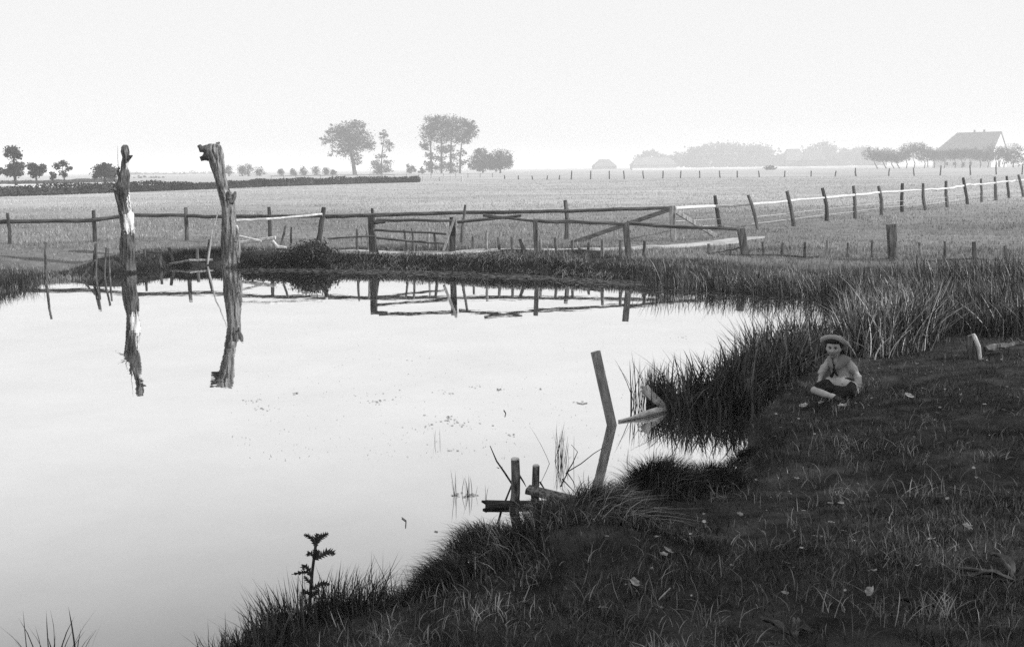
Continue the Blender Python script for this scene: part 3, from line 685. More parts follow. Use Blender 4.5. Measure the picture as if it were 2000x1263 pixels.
ff = empty('far_fence', G(1400, 349, FIELD), 'row of thin far posts along the end of the pasture before the grain', 'fence')
fp = [(985, 342, 350), (1012, 343, 351), (1040, 343, 351), (1068, 343, 351), (1092, 342, 351)] + [(1100 + a / 3.333, 333.5, 351 - a / 3.333 * .012) for a in (52, 178, 302, 397, 525, 648, 763, 888, 1022, 1133, 1277, 1440, 1613, 1770, 1905)] + \
     [(1672, 328, 344.5), (1736, 329, 344), (1785, 328, 344), (1836, 323, 343), (1895, 322, 342), (1946, 322, 341), (1996, 320, 341)]
for i, (x, t, b_) in enumerate(fp): post('post', ff, x + rng.uniform(-2, 2), t, x, b_, 2.5, 'postdark', n=5, crook=0.05)
for dy in (3.5, 9):
    m_ = MB(); m_.tube([W(x, t + dy, G(x, b_, FIELD)[1]) for x, t, b_ in fp], 0.012, 3); m_.build('wire', 'wire', ff)
lf = empty('lane_railing', G(880, 345, FIELD), 'pale railing with closely set posts beneath the tall tree clump', 'fence')
for x in range(530, 985, 24):
    yb_ = 349 - (x - 530) * 0.0125 + 3; post('post', lf, x, yb_ - 9, x, yb_, 2.0, 'stake', n=5)
for x0 in range(530, 962, 48):
    f_ = lambda x: 349 - (x - 530) * 0.0125 + 3
    rail('rail', lf, [(x0, f_(x0) - 8), (x0 + 48, f_(x0 + 48) - 8)], [G(x0, f_(x0), FIELD)[1], G(x0 + 48, f_(x0 + 48), FIELD)[1]], 1.6, 'palestick' if x0 > 760 else 'stake')
gf = empty('hurdle', G(875, 355, FIELD), 'small far hurdle of thin rails standing just past the hedge end', 'hurdle')
for x in (826, 858, 880, 902): post('post', gf, x, 344, x, 354, 2.4, 'palestick', n=5)
for dy in (346, 350): rail('rail', gf, [(826, dy), (902, dy - 1)], G(860, 354, FIELD)[1], 1.8, 'palestick')

# ---- wattle revetment: short stakes and woven rods along the bank
wt = empty('wattle_edging', G(1050, 489, 0.42), 'wattle edging of short bare stakes and woven rods along the far bank', 'revetment')
st = [(697, 448, 700, 490, 4), (716, 450, 719, 490, 4), (728, 446, 738, 497, 4), (789, 452, 793, 489, 4), (804, 450, 806, 488, 4), (837, 449, 838, 483, 4), (848, 461, 852, 491, 5), (882, 463, 886, 493, 6), (924, 466, 925, 487, 4), (950, 458, 952, 489, 5), (973, 467, 975, 489, 5), (1000, 467, 1000, 489, 5),
      (1015, 471, 1022, 490, 6), (1055, 471, 1056, 490, 5), (1084, 468, 1085, 490, 5), (1118, 473, 1118, 491, 5), (1150, 477, 1150, 492, 5), (1177, 471, 1178, 501, 6), (1212, 473, 1214, 504, 6), (1259, 474, 1259, 502, 6),
      (1384, 477, 1384, 497, 5), (1426, 477, 1426, 497, 4), (1489, 473, 1490, 498, 4), (1529, 475, 1528, 500, 5), (1572, 474, 1571, 502, 5), (1616, 470, 1613, 503, 5), (1656, 475, 1655, 503, 4), (1703, 470, 1703, 503, 3.5), (1749, 473, 1750, 507, 5),
      (1796, 474, 1800, 510, 5), (1846, 472, 1846, 510, 5), (1902, 473, 1905, 514, 8), (1963, 481, 1965, 508, 7)]
for i, a in enumerate(st): post('stake', wt, a[0], a[1] - (4 if 780 < a[0] < 1300 else 1), a[2], a[3], a[4] * 1.2, 'stake' if i % 4 == 1 else 'wattle', zb=0.40, n=6, crook=0.06)
STY = [GT(a[2], a[3])[1] for a in st]
def rodY(x): return float(np.interp(x, [a[2] for a in st], STY))
for pts, w_ in [([(925, 488), (980, 489), (1040, 490), (1110, 490), (1178, 494)], 3), ([(915, 490), (1000, 487), (1060, 491), (1120, 488), (1175, 492)], 2.5), ([(1130, 486), (1175, 494)], 4), ([(1150, 497), (1215, 503)], 2.5),
               ([(1385, 495), (1415, 490), (1450, 483)], 3), ([(1380, 498), (1480, 498), (1575, 502), (1640, 503)], 2.8), ([(1440, 500), (1520, 501), (1600, 500)], 2.5), ([(1770, 511), (1850, 507), (1910, 505), (1985, 509)], 3.2), ([(1490, 496), (1560, 500)], 2.2)]:
    rail('rod', wt, pts, [rodY(x) - 0.05 for x, _ in pts], w_, 'rail', amp=0.012)
tag(post('gate_post', None, 1741, 438, 1744, 505, 17, 'post', zb=0.42, square=True), 'thick square-cut post standing alone among the reeds and short stakes', 'post')

# ---- loose stakes at the left end of the far shore
def stk(label, px_t, py_t, px_b, py_b, w_, z=0.0, mt='wattle', sink=0.4, grp='stakes on the far shore'):
    o = post('stake', None, px_t, py_t, px_b, py_b, w_, mt, zb=z, n=7, crook=0.08, sink=sink); tag(o, label, 'stake', grp)
stk('lone thin stake standing in the water nearest the photo edge', 90, 473, 92, 549, 5)
stk('stake leaning on the tall fence post at the shore, outer one of four', 187, 475, 180, 541, 5)
stk('stake with a pale lit side, second of four thin ones before the thinner dead trunk', 189, 474, 188, 541, 4)
stk('straight thin stake, third of four before the thinner dead trunk', 208, 483, 206, 540, 4.5)
stk('wavy thin stake closest to the thinner dead trunk', 212, 485, 215, 537, 4)
stk('slanting stick propped low against the thin shore stakes', 186, 508, 156, 545, 4)
stk('short pale broken stake just past the thinner dead trunk', 282, 486, 287, 510, 5, 0.3)
stk('short leaning stake standing at the water beyond the thinner trunk', 313, 495, 317, 525, 6, 0.05)
stk('tilted flat-topped stake between the two dead trunks', 330, 483, 336, 511, 7, 0.3)
stk('stubby dark stake beside the tall crooked fence post', 385, 486, 385, 508, 8, 0.3, 'post')
stk('pale straight stake close beside the thicker dead trunk', 409, 467, 407, 512, 5, 0.2)
stk('leaning pale-tipped stake in the low brush beyond the thicker trunk', 558, 441, 548, 486, 5, 0.42)
stk('thin upright dark stake rising from the brush heap', 569, 444, 570, 476, 4, 0.42, 'postdark')
m_ = MB(); Yq = G(405, 518, 0)[1]
m_.tube([W(x, y, Yq) for x, y in [(404, 524), (409, 490), (414, 450), (420, 435), (430, 400), (433, 390)]], [0.03, 0.028, 0.024, 0.02, 0.012, 0.006], 6)
tag(m_.build('sapling_pole', 'palestick', None, G(404, 522, 0)), 'thin bent pale sapling pole leaning towards the thicker dead trunk', 'pole')
for i, (pa, lab) in enumerate([([(468, 474), (500, 470), (538, 464)], 'wide pale board lying by the thicker dead trunk'), ([(466, 461), (490, 466), (510, 471)], 'short pale board crossing the wider one by the dead trunk'), ([(532, 470), (542, 482), (560, 484)], 'pale broken branch lying beside the brush heap')]):
    P = [W(x, y, 33.2 - i * 0.3) for x, y in pa]; m_ = MB()
    if i < 2: m_.beam(P[0], P[2], 0.12, (0.10, 0.06)[i], 0.15)
    else: m_.tube(P, [0.05, 0.07, 0.04], 7, 0.1)
    tag(m_.build(('board', 'board', 'branch')[i], 'palestick', None, P[0]), lab, ('board', 'board', 'branch')[i])
logs = [([(330, 507), (370, 505), (415, 503)], 0.045, 'pale low pole lying along the shore between the dead trunks'), ([(395, 512), (430, 513)], 0.05, 'short pale log tucked against the foot of the thicker trunk')]
for pa, r, lab in logs:
    P = [G(x, y, .22) for x, y in pa]; P = [np.array([p[0], p[1], gz(p[0], p[1]) + r * .6]) for p in P]; m_ = MB(); m_.tube(P, r, 7, 0.12); tag(m_.build('log', 'stake', None, P[0]), lab, 'log')

# ------------------------------------------------------------------ the two dead pollard trunks
def trunk_mesh(prof, Y, zb, seed, knobs, patch=None, ridges=11, amp=0.07):
    """prof: (px_left, px_right, py) from the foot up"""
    s = Y / F; NR, NA = 130, 72; ys_ = [p[2] for p in prof][::-1]; ls = [p[0] for p in prof][::-1]; rs = [p[1] for p in prof][::-1]
    V_, F_, mi = [], [], []
    for i in range(NR + 1):
        t = i / NR; py = prof[0][2] + (prof[-1][2] - prof[0][2]) * t
        l_ = np.interp(py, ys_, ls); r_ = np.interp(py, ys_, rs); c = W((l_ + r_) / 2, py, Y); r = (r_ - l_) / 2 * s
        for k in range(NA):
            a = 2 * PI * k / NA
            cx_, cy_ = math.cos(a), math.sin(a)
            ridge = vnoise(a * ridges / PI + 40 * (k == 0) * 0, t * 7, seed) if k else vnoise(0, t * 7, seed)
            q = min(k, NA - k) / NA * 2
            ridge = vnoise(np.array([k * 0.42 if k < NA - 6 else (NA - k) * 0.42]), np.array([t * 6 + k * 0.03]), seed)[0]
            lump = vnoise(np.array([cx_ * 1.3 + 5]), np.array([cy_ * 1.3 + t * 9]), seed + 3)[0]
            fine = rng.random() - .5
            rr = r * (1 + amp * 3.2 * (ridge - 0.5) + 0.34 * (lump - 0.5) + .05 * fine)
            V_.append((c[0] + cx_ * rr, c[1] + cy_ * rr * 0.95, c[2]))
    for i in range(NR):
        for k in range(NA):
            F_.append((i * NA + k, i * NA + (k + 1) % NA, (i + 1) * NA + (k + 1) % NA, (i + 1) * NA + k))
            a = 2 * PI * (k + .5) / NA; py = prof[0][2] + (prof[-1][2] - prof[0][2]) * (i + .5) / NR
            mi.append(1 if patch and patch(a, py) else 0)
    F_.append(tuple(NR * NA + k for k in range(NA))); mi.append(0)
    return V_, F_, mi
def dead_trunk(name, label, prof, Y, zb, seed, patch, bark, knobs, twigs):
    b_ = W((prof[0][0] + prof[0][1]) / 2, prof[0][2], Y); root = empty(name, b_, label, 'dead tree'); loc = np.array(b_)
    V_, F_, mi = trunk_mesh(prof, Y, zb, seed, knobs, patch)
    me = bpy.data.meshes.new('trunk'); me.from_pydata([tuple(np.array(p) - loc) for p in V_], [], F_); me.materials.append(M[bark]); me.materials.append(M['barewood_lit_edge'])
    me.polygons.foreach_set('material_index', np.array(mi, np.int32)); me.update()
    o = bpy.data.objects.new('trunk', me); COL.objects.link(o); o.parent = root
    for pts, rad, mt in knobs:
        m_ = MB(); P = [W(x, y, Y + dy) for x, y, dy in pts]; m_.tube(P, [r * Y / F for r in rad], 10, 0.2); m_.build('stub', mt, root)
    for pts, r in twigs:
        m_ = MB(); P = [W(x, y, Y - 0.1) for x, y in pts]; m_.tube(P, [r * Y / F * (1 - 0.75 * i / (len(P) - 1)) for i in range(len(P))], 5); m_.build('twig', 'bark', root)
Y1 = G(247, 529, 0.05)[1]; Y2 = G(452, 515, 0.1)[1]
prof1 = [(233, 266, 545), (234, 263, 525), (235, 262, 505), (236, 263, 480), (237, 262, 458), (236, 261, 440), (235, 259, 420), (231, 255, 400), (226, 252, 382), (223, 252, 365), (232, 252, 352), (233, 253, 342), (237, 251, 332), (238, 251, 318), (240, 252, 307), (237, 253, 297), (238, 251, 286), (241, 248, 283)]
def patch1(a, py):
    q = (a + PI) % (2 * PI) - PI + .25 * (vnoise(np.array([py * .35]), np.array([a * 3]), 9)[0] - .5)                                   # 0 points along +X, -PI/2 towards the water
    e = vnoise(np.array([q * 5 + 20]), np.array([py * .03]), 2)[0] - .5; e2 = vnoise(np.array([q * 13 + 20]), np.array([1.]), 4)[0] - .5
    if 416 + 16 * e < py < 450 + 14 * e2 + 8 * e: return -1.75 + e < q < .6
    if 372 < py < 420: return -.5 + 1.2 * e < q < .25 + e  # sunlit strip up the right edge, put into the colour as bare wood
    return 318 + 8 * e < py < 329 + 6 * e2 and -1. < q < .5  # lit spot higher up that edge, painted pale as well
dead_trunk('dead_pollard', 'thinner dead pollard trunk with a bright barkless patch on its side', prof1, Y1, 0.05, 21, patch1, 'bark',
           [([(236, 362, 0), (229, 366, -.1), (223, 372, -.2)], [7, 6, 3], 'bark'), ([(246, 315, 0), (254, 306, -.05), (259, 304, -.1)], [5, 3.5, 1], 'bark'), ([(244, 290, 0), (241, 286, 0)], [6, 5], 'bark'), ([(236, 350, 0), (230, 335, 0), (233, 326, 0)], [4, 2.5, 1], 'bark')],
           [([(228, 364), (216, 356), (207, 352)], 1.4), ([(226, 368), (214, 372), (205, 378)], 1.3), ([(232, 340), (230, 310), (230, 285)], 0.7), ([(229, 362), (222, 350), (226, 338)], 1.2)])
prof2 = [(433, 471, 530), (434, 468, 510), (434, 467, 490), (434, 466, 465), (434, 465, 445), (434, 462, 425), (433, 461, 405), (429, 460, 385), (425, 448, 370), (422, 444, 355), (418, 441, 340), (413, 440, 325), (409, 438, 312), (403, 437, 302), (400, 434, 292), (405, 431, 284), (408, 426, 281)]
dead_trunk('dead_pollard', 'thicker dead pollard trunk with a knobbly curled top like a fist', prof2, Y2, 0.1, 33, lambda a, py: (440 < py < 456 + 6 * math.sin(a * 9) and a > 5.7), 'barkgrey',
           [([(412, 304, 0), (402, 306, -.1), (396, 310, -.15), (397, 314, -.15)], [10, 8.5, 7, 4], 'bark'), ([(412, 295, 0), (402, 291, -.1), (393, 291, -.15), (388, 284, -.15)], [11, 8, 6.5, 4], 'bark'), ([(422, 288, 0), (425, 281, 0), (429, 278, 0)], [5, 3.5, 1.5], 'bark'),
            ([(412, 288, 0), (413, 281, 0)], [5, 3], 'bark'), ([(452, 395, -.1), (458, 382, -.1), (460, 374, -.1)], [7, 5, 2], 'barkgrey'), ([(447, 388, -.15), (446, 374, -.15)], [6, 3], 'barkgrey'), ([(458, 470, -.1), (464, 455, -.1), (461, 441, -.1)], [6, 4, 2], 'barkgrey')], [])

# brush heap at the foot of the bank rails
bh = G(600, 517, 0.05); root = empty('brush_heap', bh, 'dark rounded heap of brush and sods at the far waterline', 'brush heap'); loc = np.array(root.location)
bl = [(W(610, 492, 31.2), (0.55, 0.5, 0.28)), (W(580, 502, 31.3), (0.6, 0.5, 0.20)), (W(540, 508, 31.3), (0.6, 0.45, 0.14)), (W(640, 502, 31.1), (0.35, 0.4, 0.24)), (W(500, 510, 31.3), (0.5, 0.35, 0.15))]
Vv, Tt = leaves(bl, 12000, 0.065, 0.42, 20); link('twigs', trimesh('twigs', Vv - loc, Tt), 'leafhedge', root)
m_ = MB()
for c, r in bl: m_.tube([c - [r[0] * .8, 0, r[2] * .5], c, c + [r[0] * .8, 0, -r[2] * .5]], [r[2] * .4, r[2] * .8, r[2] * .4], 8, 0.15)
m_.build('core', 'leafhedge', root)

# ------------------------------------------------------------------ near shore timber
pb = G(1195, 830, 0.0); pt = W(1163, 686, pb[1] + 0.05)
d = (pt - pb) / np.linalg.norm(pt - pb)
m_ = MB(); m_.beam(pb - d * 0.6, pt, 0.062, 0.098, 0.1, up=(0.85, 0.5, 0))
tag(m_.build('plank_post', 'plank', None, pb), 'sawn square plank post leaning out of the open water', 'post')

def near_stake(label, top, base, w_, notch):
    b_ = G(base[0], base[1], 0.0); t = W(top[0], top[1], b_[1]); r = w_ / 2 * b_[1] / F
    root = empty('cut_stake', b_, label, 'stake', 'cut stakes at the near waterline')
    m_ = MB(); L = wobble(b_ - [0, 0, .5], t, 8, 0.006, int(top[0])); m_.tube(L, [r * q for q in (1.05, 1.05, 1.04, 1.02, 1.0, 1.08, 0.97, 0.99, 0.90)], 12, 0.11)
    m_.build('shaft', 'nearstake', root)
    k = MB(); zt = b_[2] + .27; L2 = [p for p in L if p[2] < zt]; L2.append(L[len(L2) - 1] + (L[len(L2)] - L[len(L2) - 1]) * .6); k.tube(L2, [r * 1.09] * len(L2), 12, .07); k.build('wet_foot', 'wetwood', root)
    k = MB(); k.tube([t - [0, 0, .004], t + [0, 0, .008]], [r * .9, r * .8], 12, 0.1); k.build('cut_end', 'palestick', root)
    k = MB(); p = t + np.array([r * .95, -r * .2, -.13]); k.tube([p, p + [0.03, 0, -.05], p + [0.05, 0, -.09]], [.008, .006, .002], 5); k.build('twig', 'twig', root)
    return b_
sa = near_stake('taller round cut stake crossing the dark fallen beam', (1006, 896), (1007, 1037), 18.5, 1)
sb = near_stake('shorter round cut stake standing behind the fallen plank', (1047, 909), (1043, 1018), 15.5, 1)
# fallen beam
YA = sa[1] + 0.14; P = [W(948, 988, YA), W(1000, 987, YA), W(1060, 985, YA + 0.05), W(1125, 981, YA + 0.1)]
m_ = MB(); m_.tube(P, [0.052, 0.05, 0.043, 0.03], 10, 0.14, flat=0.9); beam = m_.build('fallen_beam', 'wetwood', None, P[0]); tag(beam, 'dark wet fallen beam with a splintered end over the water', 'beam')
k = MB(); k.tube([P[0] + [0.01, 0, .03], P[0] + [-.03, 0, .042]], [.018, .007], 6, .2); k.tube([P[0] + [0.01, 0, -.03], P[0] + [-.022, 0, -.03]], [.02, .009], 6, .2)
k.build('splintered_end', 'wetwood', beam)
# fallen plank lying on the stake
P0 = W(1030, 955, sb[1] - 0.10); P1 = W(1085, 972, sb[1] - 0.18); P2 = W(1160, 982, sb[1] - 0.25)
m_ = MB(); m_.beam(P0, P2 + [0, 0, -.02], 0.13, 0.045, 0.2); tag(m_.build('fallen_plank', 'nearstake', None, P0), 'pale weathered plank slanting from the short stake into the bank grass', 'plank')
m_ = MB(); Yc = sa[1] + 0.04
m_.tube([W(x, y, Yc) for x, y in [(1024, 984), (1040, 990), (1052, 1000), (1072, 1018)]], [.012, .018, .018, .02], 8, .12)
tag(m_.build('broken_branch', 'stake', None, W(1072, 1018, Yc)), 'short curved broken branch under the dark fallen beam', 'branch')
m_ = MB(); Yc = sa[1] + 0.2
m_.tube([W(x, y, Yc) for x, y in [(968, 1040), (978, 1000), (992, 965), (1000, 945), (985, 922), (970, 900), (957, 870)]], [.009, .009, .008, .009, .008, .006, .003], 6, .2)
m_.tube([W(x, y, Yc) for x, y in [(977, 913), (982, 911)]], [.004, .002], 5); m_.tube([W(x, y, Yc) for x, y in [(975, 914), (970, 912)]], [.004, .002], 5)
tag(m_.build('bent_twig', 'twig', None, W(968, 1040, Yc)), 'thin dark twig bent behind the taller cut stake', 'twig')
m_ = MB(); Yc = G(1100, 965, 0)[1]
for pts, r in [([(1095, 950), (1110, 920), (1135, 905), (1160, 885), (1178, 874)], .007), ([(1105, 925), (1118, 905), (1128, 882), (1116, 868)], .006), ([(1098, 935), (1112, 950), (1122, 960)], .006), ([(1108, 922), (1120, 940), (1124, 958)], .005)]:
    m_.tube([W(x, y, Yc) for x, y in pts], [r * (1 - .6 * i / (len(pts) - 1)) for i in range(len(pts))], 5, .1)
tag(m_.build('dead_branch', 'twig', None, W(1100, 950, Yc)), 'forked dead branch sticking out of the water before the plank post', 'branch')

# V-shaped broken bough in the water beside the reeds
vb = G(1304, 800, 0.0); root = empty('broken_bough', vb, 'pale V-shaped broken bough in the water at the reed edge', 'bough')
m_ = MB(); P = [W(1258, 757, vb[1] + .05), W(1268, 768, vb[1] + .03), W(1283, 782, vb[1] + .01), W(1306, 801, vb[1])]
m_.tube(P, [.058, .055, .05, .028], 10, .12); m_.build('thick_arm', 'palestick', root)
k = MB(); k.tube([P[0] + [.01, 0, -.01], P[0] + [-.035, 0, .015]], [.035, .012], 7, .2); k.build('knot', 'stake', root)
m_ = MB(); P = [G(1306, 800, .01), G(1285, 802, .03), G(1262, 808, .03), G(1235, 816, .015), G(1209, 822, .01)]
m_.tube(P, [.02, .042, .04, .02, .016], 9, .12); m_.build('thin_arm', 'palestick', root)

# leaning pale slab at the right
sl = G(1918, 694, 0.34); t1 = W(1901, 652, sl[1])
root = empty('tree_stump', sl, 'pale-edged broken stump slab leaning in the grass by the reeds', 'stump')
m_ = MB(); m_.tube([sl - [0, 0, .15], sl * .6 + t1 * .4, sl * .15 + t1 * .85, t1], [.02, .032, .03, .018], 9, .15, flat=.7); m_.build('slab', 'palestick', root)
m_ = MB(); m_.tube([sl + [-.06, .05, -.1], sl * .5 + t1 * .5 + [-.05, .05, 0], t1 + [-.02, .04, -.02]], [.075, .08, .04], 9, .12, flat=.6); m_.build('bark_side', 'bark', root)
m_ = MB(); a = W(1925, 682, sl[1] + .1); c = W(1985, 670, sl[1] + .2); m_.tube(wobble(a, c, 4, .02, 4), [.06, .07, .06, .05, .04], 8, .15, flat=.7)
tag(m_.build('fallen_log', 'bark', None, a), 'short mossy log lying behind the pale leaning slab', 'log')

# ------------------------------------------------------------------ boy
def body_union(name, pieces, voxel, material, root, sm=4, disp=0.0, flipx=None):
    """pieces: (verts, faces) closed shapes welded into one surface"""
    m_ = MB()
    for vs_, fs in pieces: m_.add(vs_, fs)
    me = bpy.data.meshes.new(name); me.from_pydata(m_.v, [], m_.f); me.update()
    o = bpy.data.objects.new(name, me); COL.objects.link(o)
    r = o.modifiers.new('r', 'REMESH'); r.mode = 'VOXEL'; r.voxel_size = voxel
    if sm: s = o.modifiers.new('s', 'SMOOTH'); s.iterations = sm; s.factor = 0.5
    dg = bpy.context.evaluated_depsgraph_get(); dg.update()
    me2 = bpy.data.meshes.new_from_object(o.evaluated_get(dg)); o.modifiers.clear(); o.data = me2; bpy.data.meshes.remove(me); me2.name = name
    if disp:
        co = np.zeros(len(me2.vertices) * 3, np.float32); me2.vertices.foreach_get('co', co); co = co.reshape(-1, 3)
        no = np.zeros(len(me2.vertices) * 3, np.float32); me2.vertices.foreach_get('normal', no); no = no.reshape(-1, 3)
        w_ = vnoise(co[:, 0] * 26 + co[:, 2] * 18, co[:, 2] * 34 - co[:, 0] * 9 + co[:, 1] * 20, 5) - 0.5
        w2 = vnoise(co[:, 0] * 55, co[:, 2] * 60 + co[:, 1] * 40, 8) - 0.5
        co += no * (w_ * disp + w2 * disp * 0.4)[:, None]; me2.vertices.foreach_set('co', co.ravel())
    me2.materials.append(M[material]); me2.polygons.foreach_set('use_smooth', np.ones(len(me2.polygons), bool)); me2.update()
    if root: o.parent = root
    return o
def chain(pts, rad, n=14, sx=1.0, sy=1.0):
    """round-ended tapering limb"""
    pts = [np.asarray(p, float) for p in pts]; P, Rr = [], []
    t0 = (pts[1] - pts[0]) / np.linalg.norm(pts[1] - pts[0]); t1_ = (pts[-1] - pts[-2]) / np.linalg.norm(pts[-1] - pts[-2])
    for a in (80, 55, 28): P.append(pts[0] - t0 * rad[0] * math.sin(math.radians(a))); Rr.append(rad[0] * math.cos(math.radians(a)))
    for p, r in zip(pts, rad): P.append(p); Rr.append(r)
    for a in (28, 55, 80): P.append(pts[-1] + t1_ * rad[-1] * math.sin(math.radians(a))); Rr.append(rad[-1] * math.cos(math.radians(a)))
    m_ = MB(); m_.tube(P, Rr, n); return m_.v, m_.f
def ellipsoid(c, r, n=20, m2=14, fn=None):
    vs_, fs = [], []
    for i in range(m2 + 1):
        th = PI * (i + 0.02) / (m2 + 0.04)
        for k in range(n):
            ph = 2 * PI * k / n; d = np.array([math.sin(th) * math.cos(ph), math.sin(th) * math.sin(ph), math.cos(th)])
            p = d * np.array(r)
            if fn: p = fn(d, p)
            vs_.append(np.asarray(c) + p)
    for i in range(m2):
        for k in range(n): fs.append((i * n + k, (i + 1) * n + k, (i + 1) * n + (k + 1) % n, i * n + (k + 1) % n))
    fs.append(tuple(range(n))); fs.append(tuple(m2 * n + k for k in range(n - 1, -1, -1)))
    return vs_, fs
bp_ = G(1640, 760, 0.30); bzr = -math.atan2(bp_[0], bp_[1])
bp_[2] = gz(bp_[0], bp_[1]) + 0.02
boy = empty('person', bp_, 'child in a straw hat, pale sailor blouse and dark shorts sitting cross-legged on the bank', 'person')
boy.rotation_euler = (math.radians(3), 0, bzr - .12)
hc = np.array([-0.07, -0.045, 0.548])
def face(d, p):
    x, y, z = d; q = p.copy()
    jaw = smooth((-z - 0.1) / 0.9); q[0] *= 1 - 0.36 * jaw; q[1] *= 1 - 0.12 * jaw
    fr = max(0.0, -y)
    if fr > 0.2:
        q[1] += 0.026 * fr * math.exp(-((x + 0.36) / 0.20) ** 2 - ((z - 0.12) / 0.16) ** 2)
        q[1] += 0.026 * fr * math.exp(-((x - 0.36) / 0.20) ** 2 - ((z - 0.12) / 0.16) ** 2)
        q[1] -= 0.031 * fr * math.exp(-(x / 0.14) ** 2 - ((z + 0.20) / 0.17) ** 2) + 0.012 * fr * math.exp(-(x / 0.10) ** 2 - ((z - 0.02) / 0.2) ** 2)
        q[1] -= 0.006 * math.exp(-(x / 0.2) ** 2 - ((z + 0.52) / 0.07) ** 2) - 0.007 * math.exp(-(x / 0.2) ** 2 - ((z + 0.66) / 0.06) ** 2)
        q[1] -= 0.010 * math.exp(-(x / 0.2) ** 2 - ((z + 0.88) / 0.12) ** 2)
        q[1] -= 0.006 * fr * (math.exp(-((abs(x) - 0.5) / 0.2) ** 2 - ((z + 0.25) / 0.2) ** 2))
    return q
head = ellipsoid(hc, (0.080, 0.090, 0.112), 44, 34, face)
def hand(w0, dirv, side, spread=1.0, curl=0.3):
    """palm, four unequal fingers and a thumb, from the wrist along dirv"""
    dirv = np.asarray(dirv, float) / np.linalg.norm(dirv); w0 = np.asarray(w0, float)
    lat = np.cross(dirv, [0, 0, 1.0]); lat /= np.linalg.norm(lat); up = np.cross(lat, dirv); out = []
    pc = w0 + dirv * 0.03
    out.append(ellipsoid(pc, (0.026, 0.026, 0.013), 14, 10))
    out.append(chain([w0 - dirv * .02, pc], [0.019, 0.02]))
    for i, ln in enumerate((0.040, 0.047, 0.044, 0.033)):
        k0 = pc + dirv * 0.018 + lat * (i - 1.5) * 0.0125
        k1 = k0 + dirv * ln * 0.55 + lat * (i - 1.5) * 0.003 * spread - up * 0.004
        k2 = k1 + dirv * ln * 0.5 - up * ln * curl
        out.append(chain([k0, k1, k2], [0.0072, 0.0065, 0.0055], 8))
    th = pc - dirv * 0.006 + lat * side * 0.020; out.append(chain([th, th + lat * side * 0.016 + dirv * 0.014, th + lat * side * 0.02 + dirv * 0.034 - up * .006], [0.0085, 0.008, 0.0065], 8))
    return out
wl, wr = np.array([-0.215, -0.10, 0.115]), np.array([0.195, -0.03, 0.10])
pieces = [head, chain([(-0.055, 0.0, 0.40), (-0.066, -0.01, 0.50)], [0.048, 0.042]), chain([(0.03, 0.05, 0.12), (0.0, 0.04, 0.26), (-0.03, 0.02, 0.38)], [0.10, 0.09, 0.09]),
          chain([(-0.13, 0.02, 0.385), (-0.20, 0.0, 0.25), wl], [0.035, 0.030, 0.02]), chain([(0.085, 0.02, 0.385), (0.17, 0.03, 0.24), wr], [0.035, 0.030, 0.02]),
          ellipsoid(hc + [0.079, 0.015, -0.005], (0.010, 0.016, 0.024), 10, 8), ellipsoid(hc + [-0.079, 0.015, -0.005], (0.010, 0.016, 0.024), 10, 8),
          chain([(-0.03, 0.03, 0.10), (-0.15, -0.10, 0.11), (-0.245, -0.20, 0.09)], [0.075, 0.062, 0.044]), chain([(-0.245, -0.20, 0.09), (-0.14, -0.25, 0.07), (-0.03, -0.29, 0.05)], [0.043, 0.040, 0.027]),
          chain([(0.08, 0.03, 0.10), (0.12, -0.10, 0.10), (0.13, -0.17, 0.08)], [0.075, 0.06, 0.046]), chain([(0.13, -0.17, 0.075), (0.05, -0.15, 0.055), (-0.03, -0.12, 0.05)], [0.044, 0.04, 0.03]),
          chain([(-0.03, -0.29, 0.055), (0.03, -0.33, 0.04)], [0.03, 0.026])]
pieces += hand(wl, (-0.05, -0.45, -0.5), 1) + hand(wr, (-0.28, -0.5, -0.42), -1)
body_union('body', pieces, 0.0048, 'skin', boy, 2)
jk = [chain([(0.02, 0.045, 0.13), (0.01, 0.045, 0.21), (-0.02, 0.03, 0.33), (-0.035, 0.02, 0.385)], [0.120, 0.108, 0.096, 0.082], 20),
      chain([(-0.10, 0.02, 0.385), (-0.17, 0.005, 0.31), (-0.205, -0.01, 0.235), (-0.213, -0.07, 0.155)], [0.056, 0.047, 0.044, 0.032]), chain([(0.055, 0.02, 0.385), (0.14, 0.025, 0.30), (0.185, 0.03, 0.22), (0.20, -0.01, 0.135)], [0.060, 0.052, 0.050, 0.038]),
      chain([(-0.10, -0.04, 0.16), (0.03, -0.075, 0.15), (0.14, -0.05, 0.12)], [0.06, 0.07, 0.06]), chain([(0.06, -0.07, 0.15), (0.13, -0.13, 0.11), (0.15, -.17, .06)], [0.06, 0.05, .03]),
      chain([(-0.11, 0.025, 0.40), (-0.035, 0.025, 0.425), (0.055, 0.025, 0.40)], [0.045, 0.055, 0.047])]
jacket = body_union('blouse', jk, 0.007, 'shirt', boy, 2, 0.009)
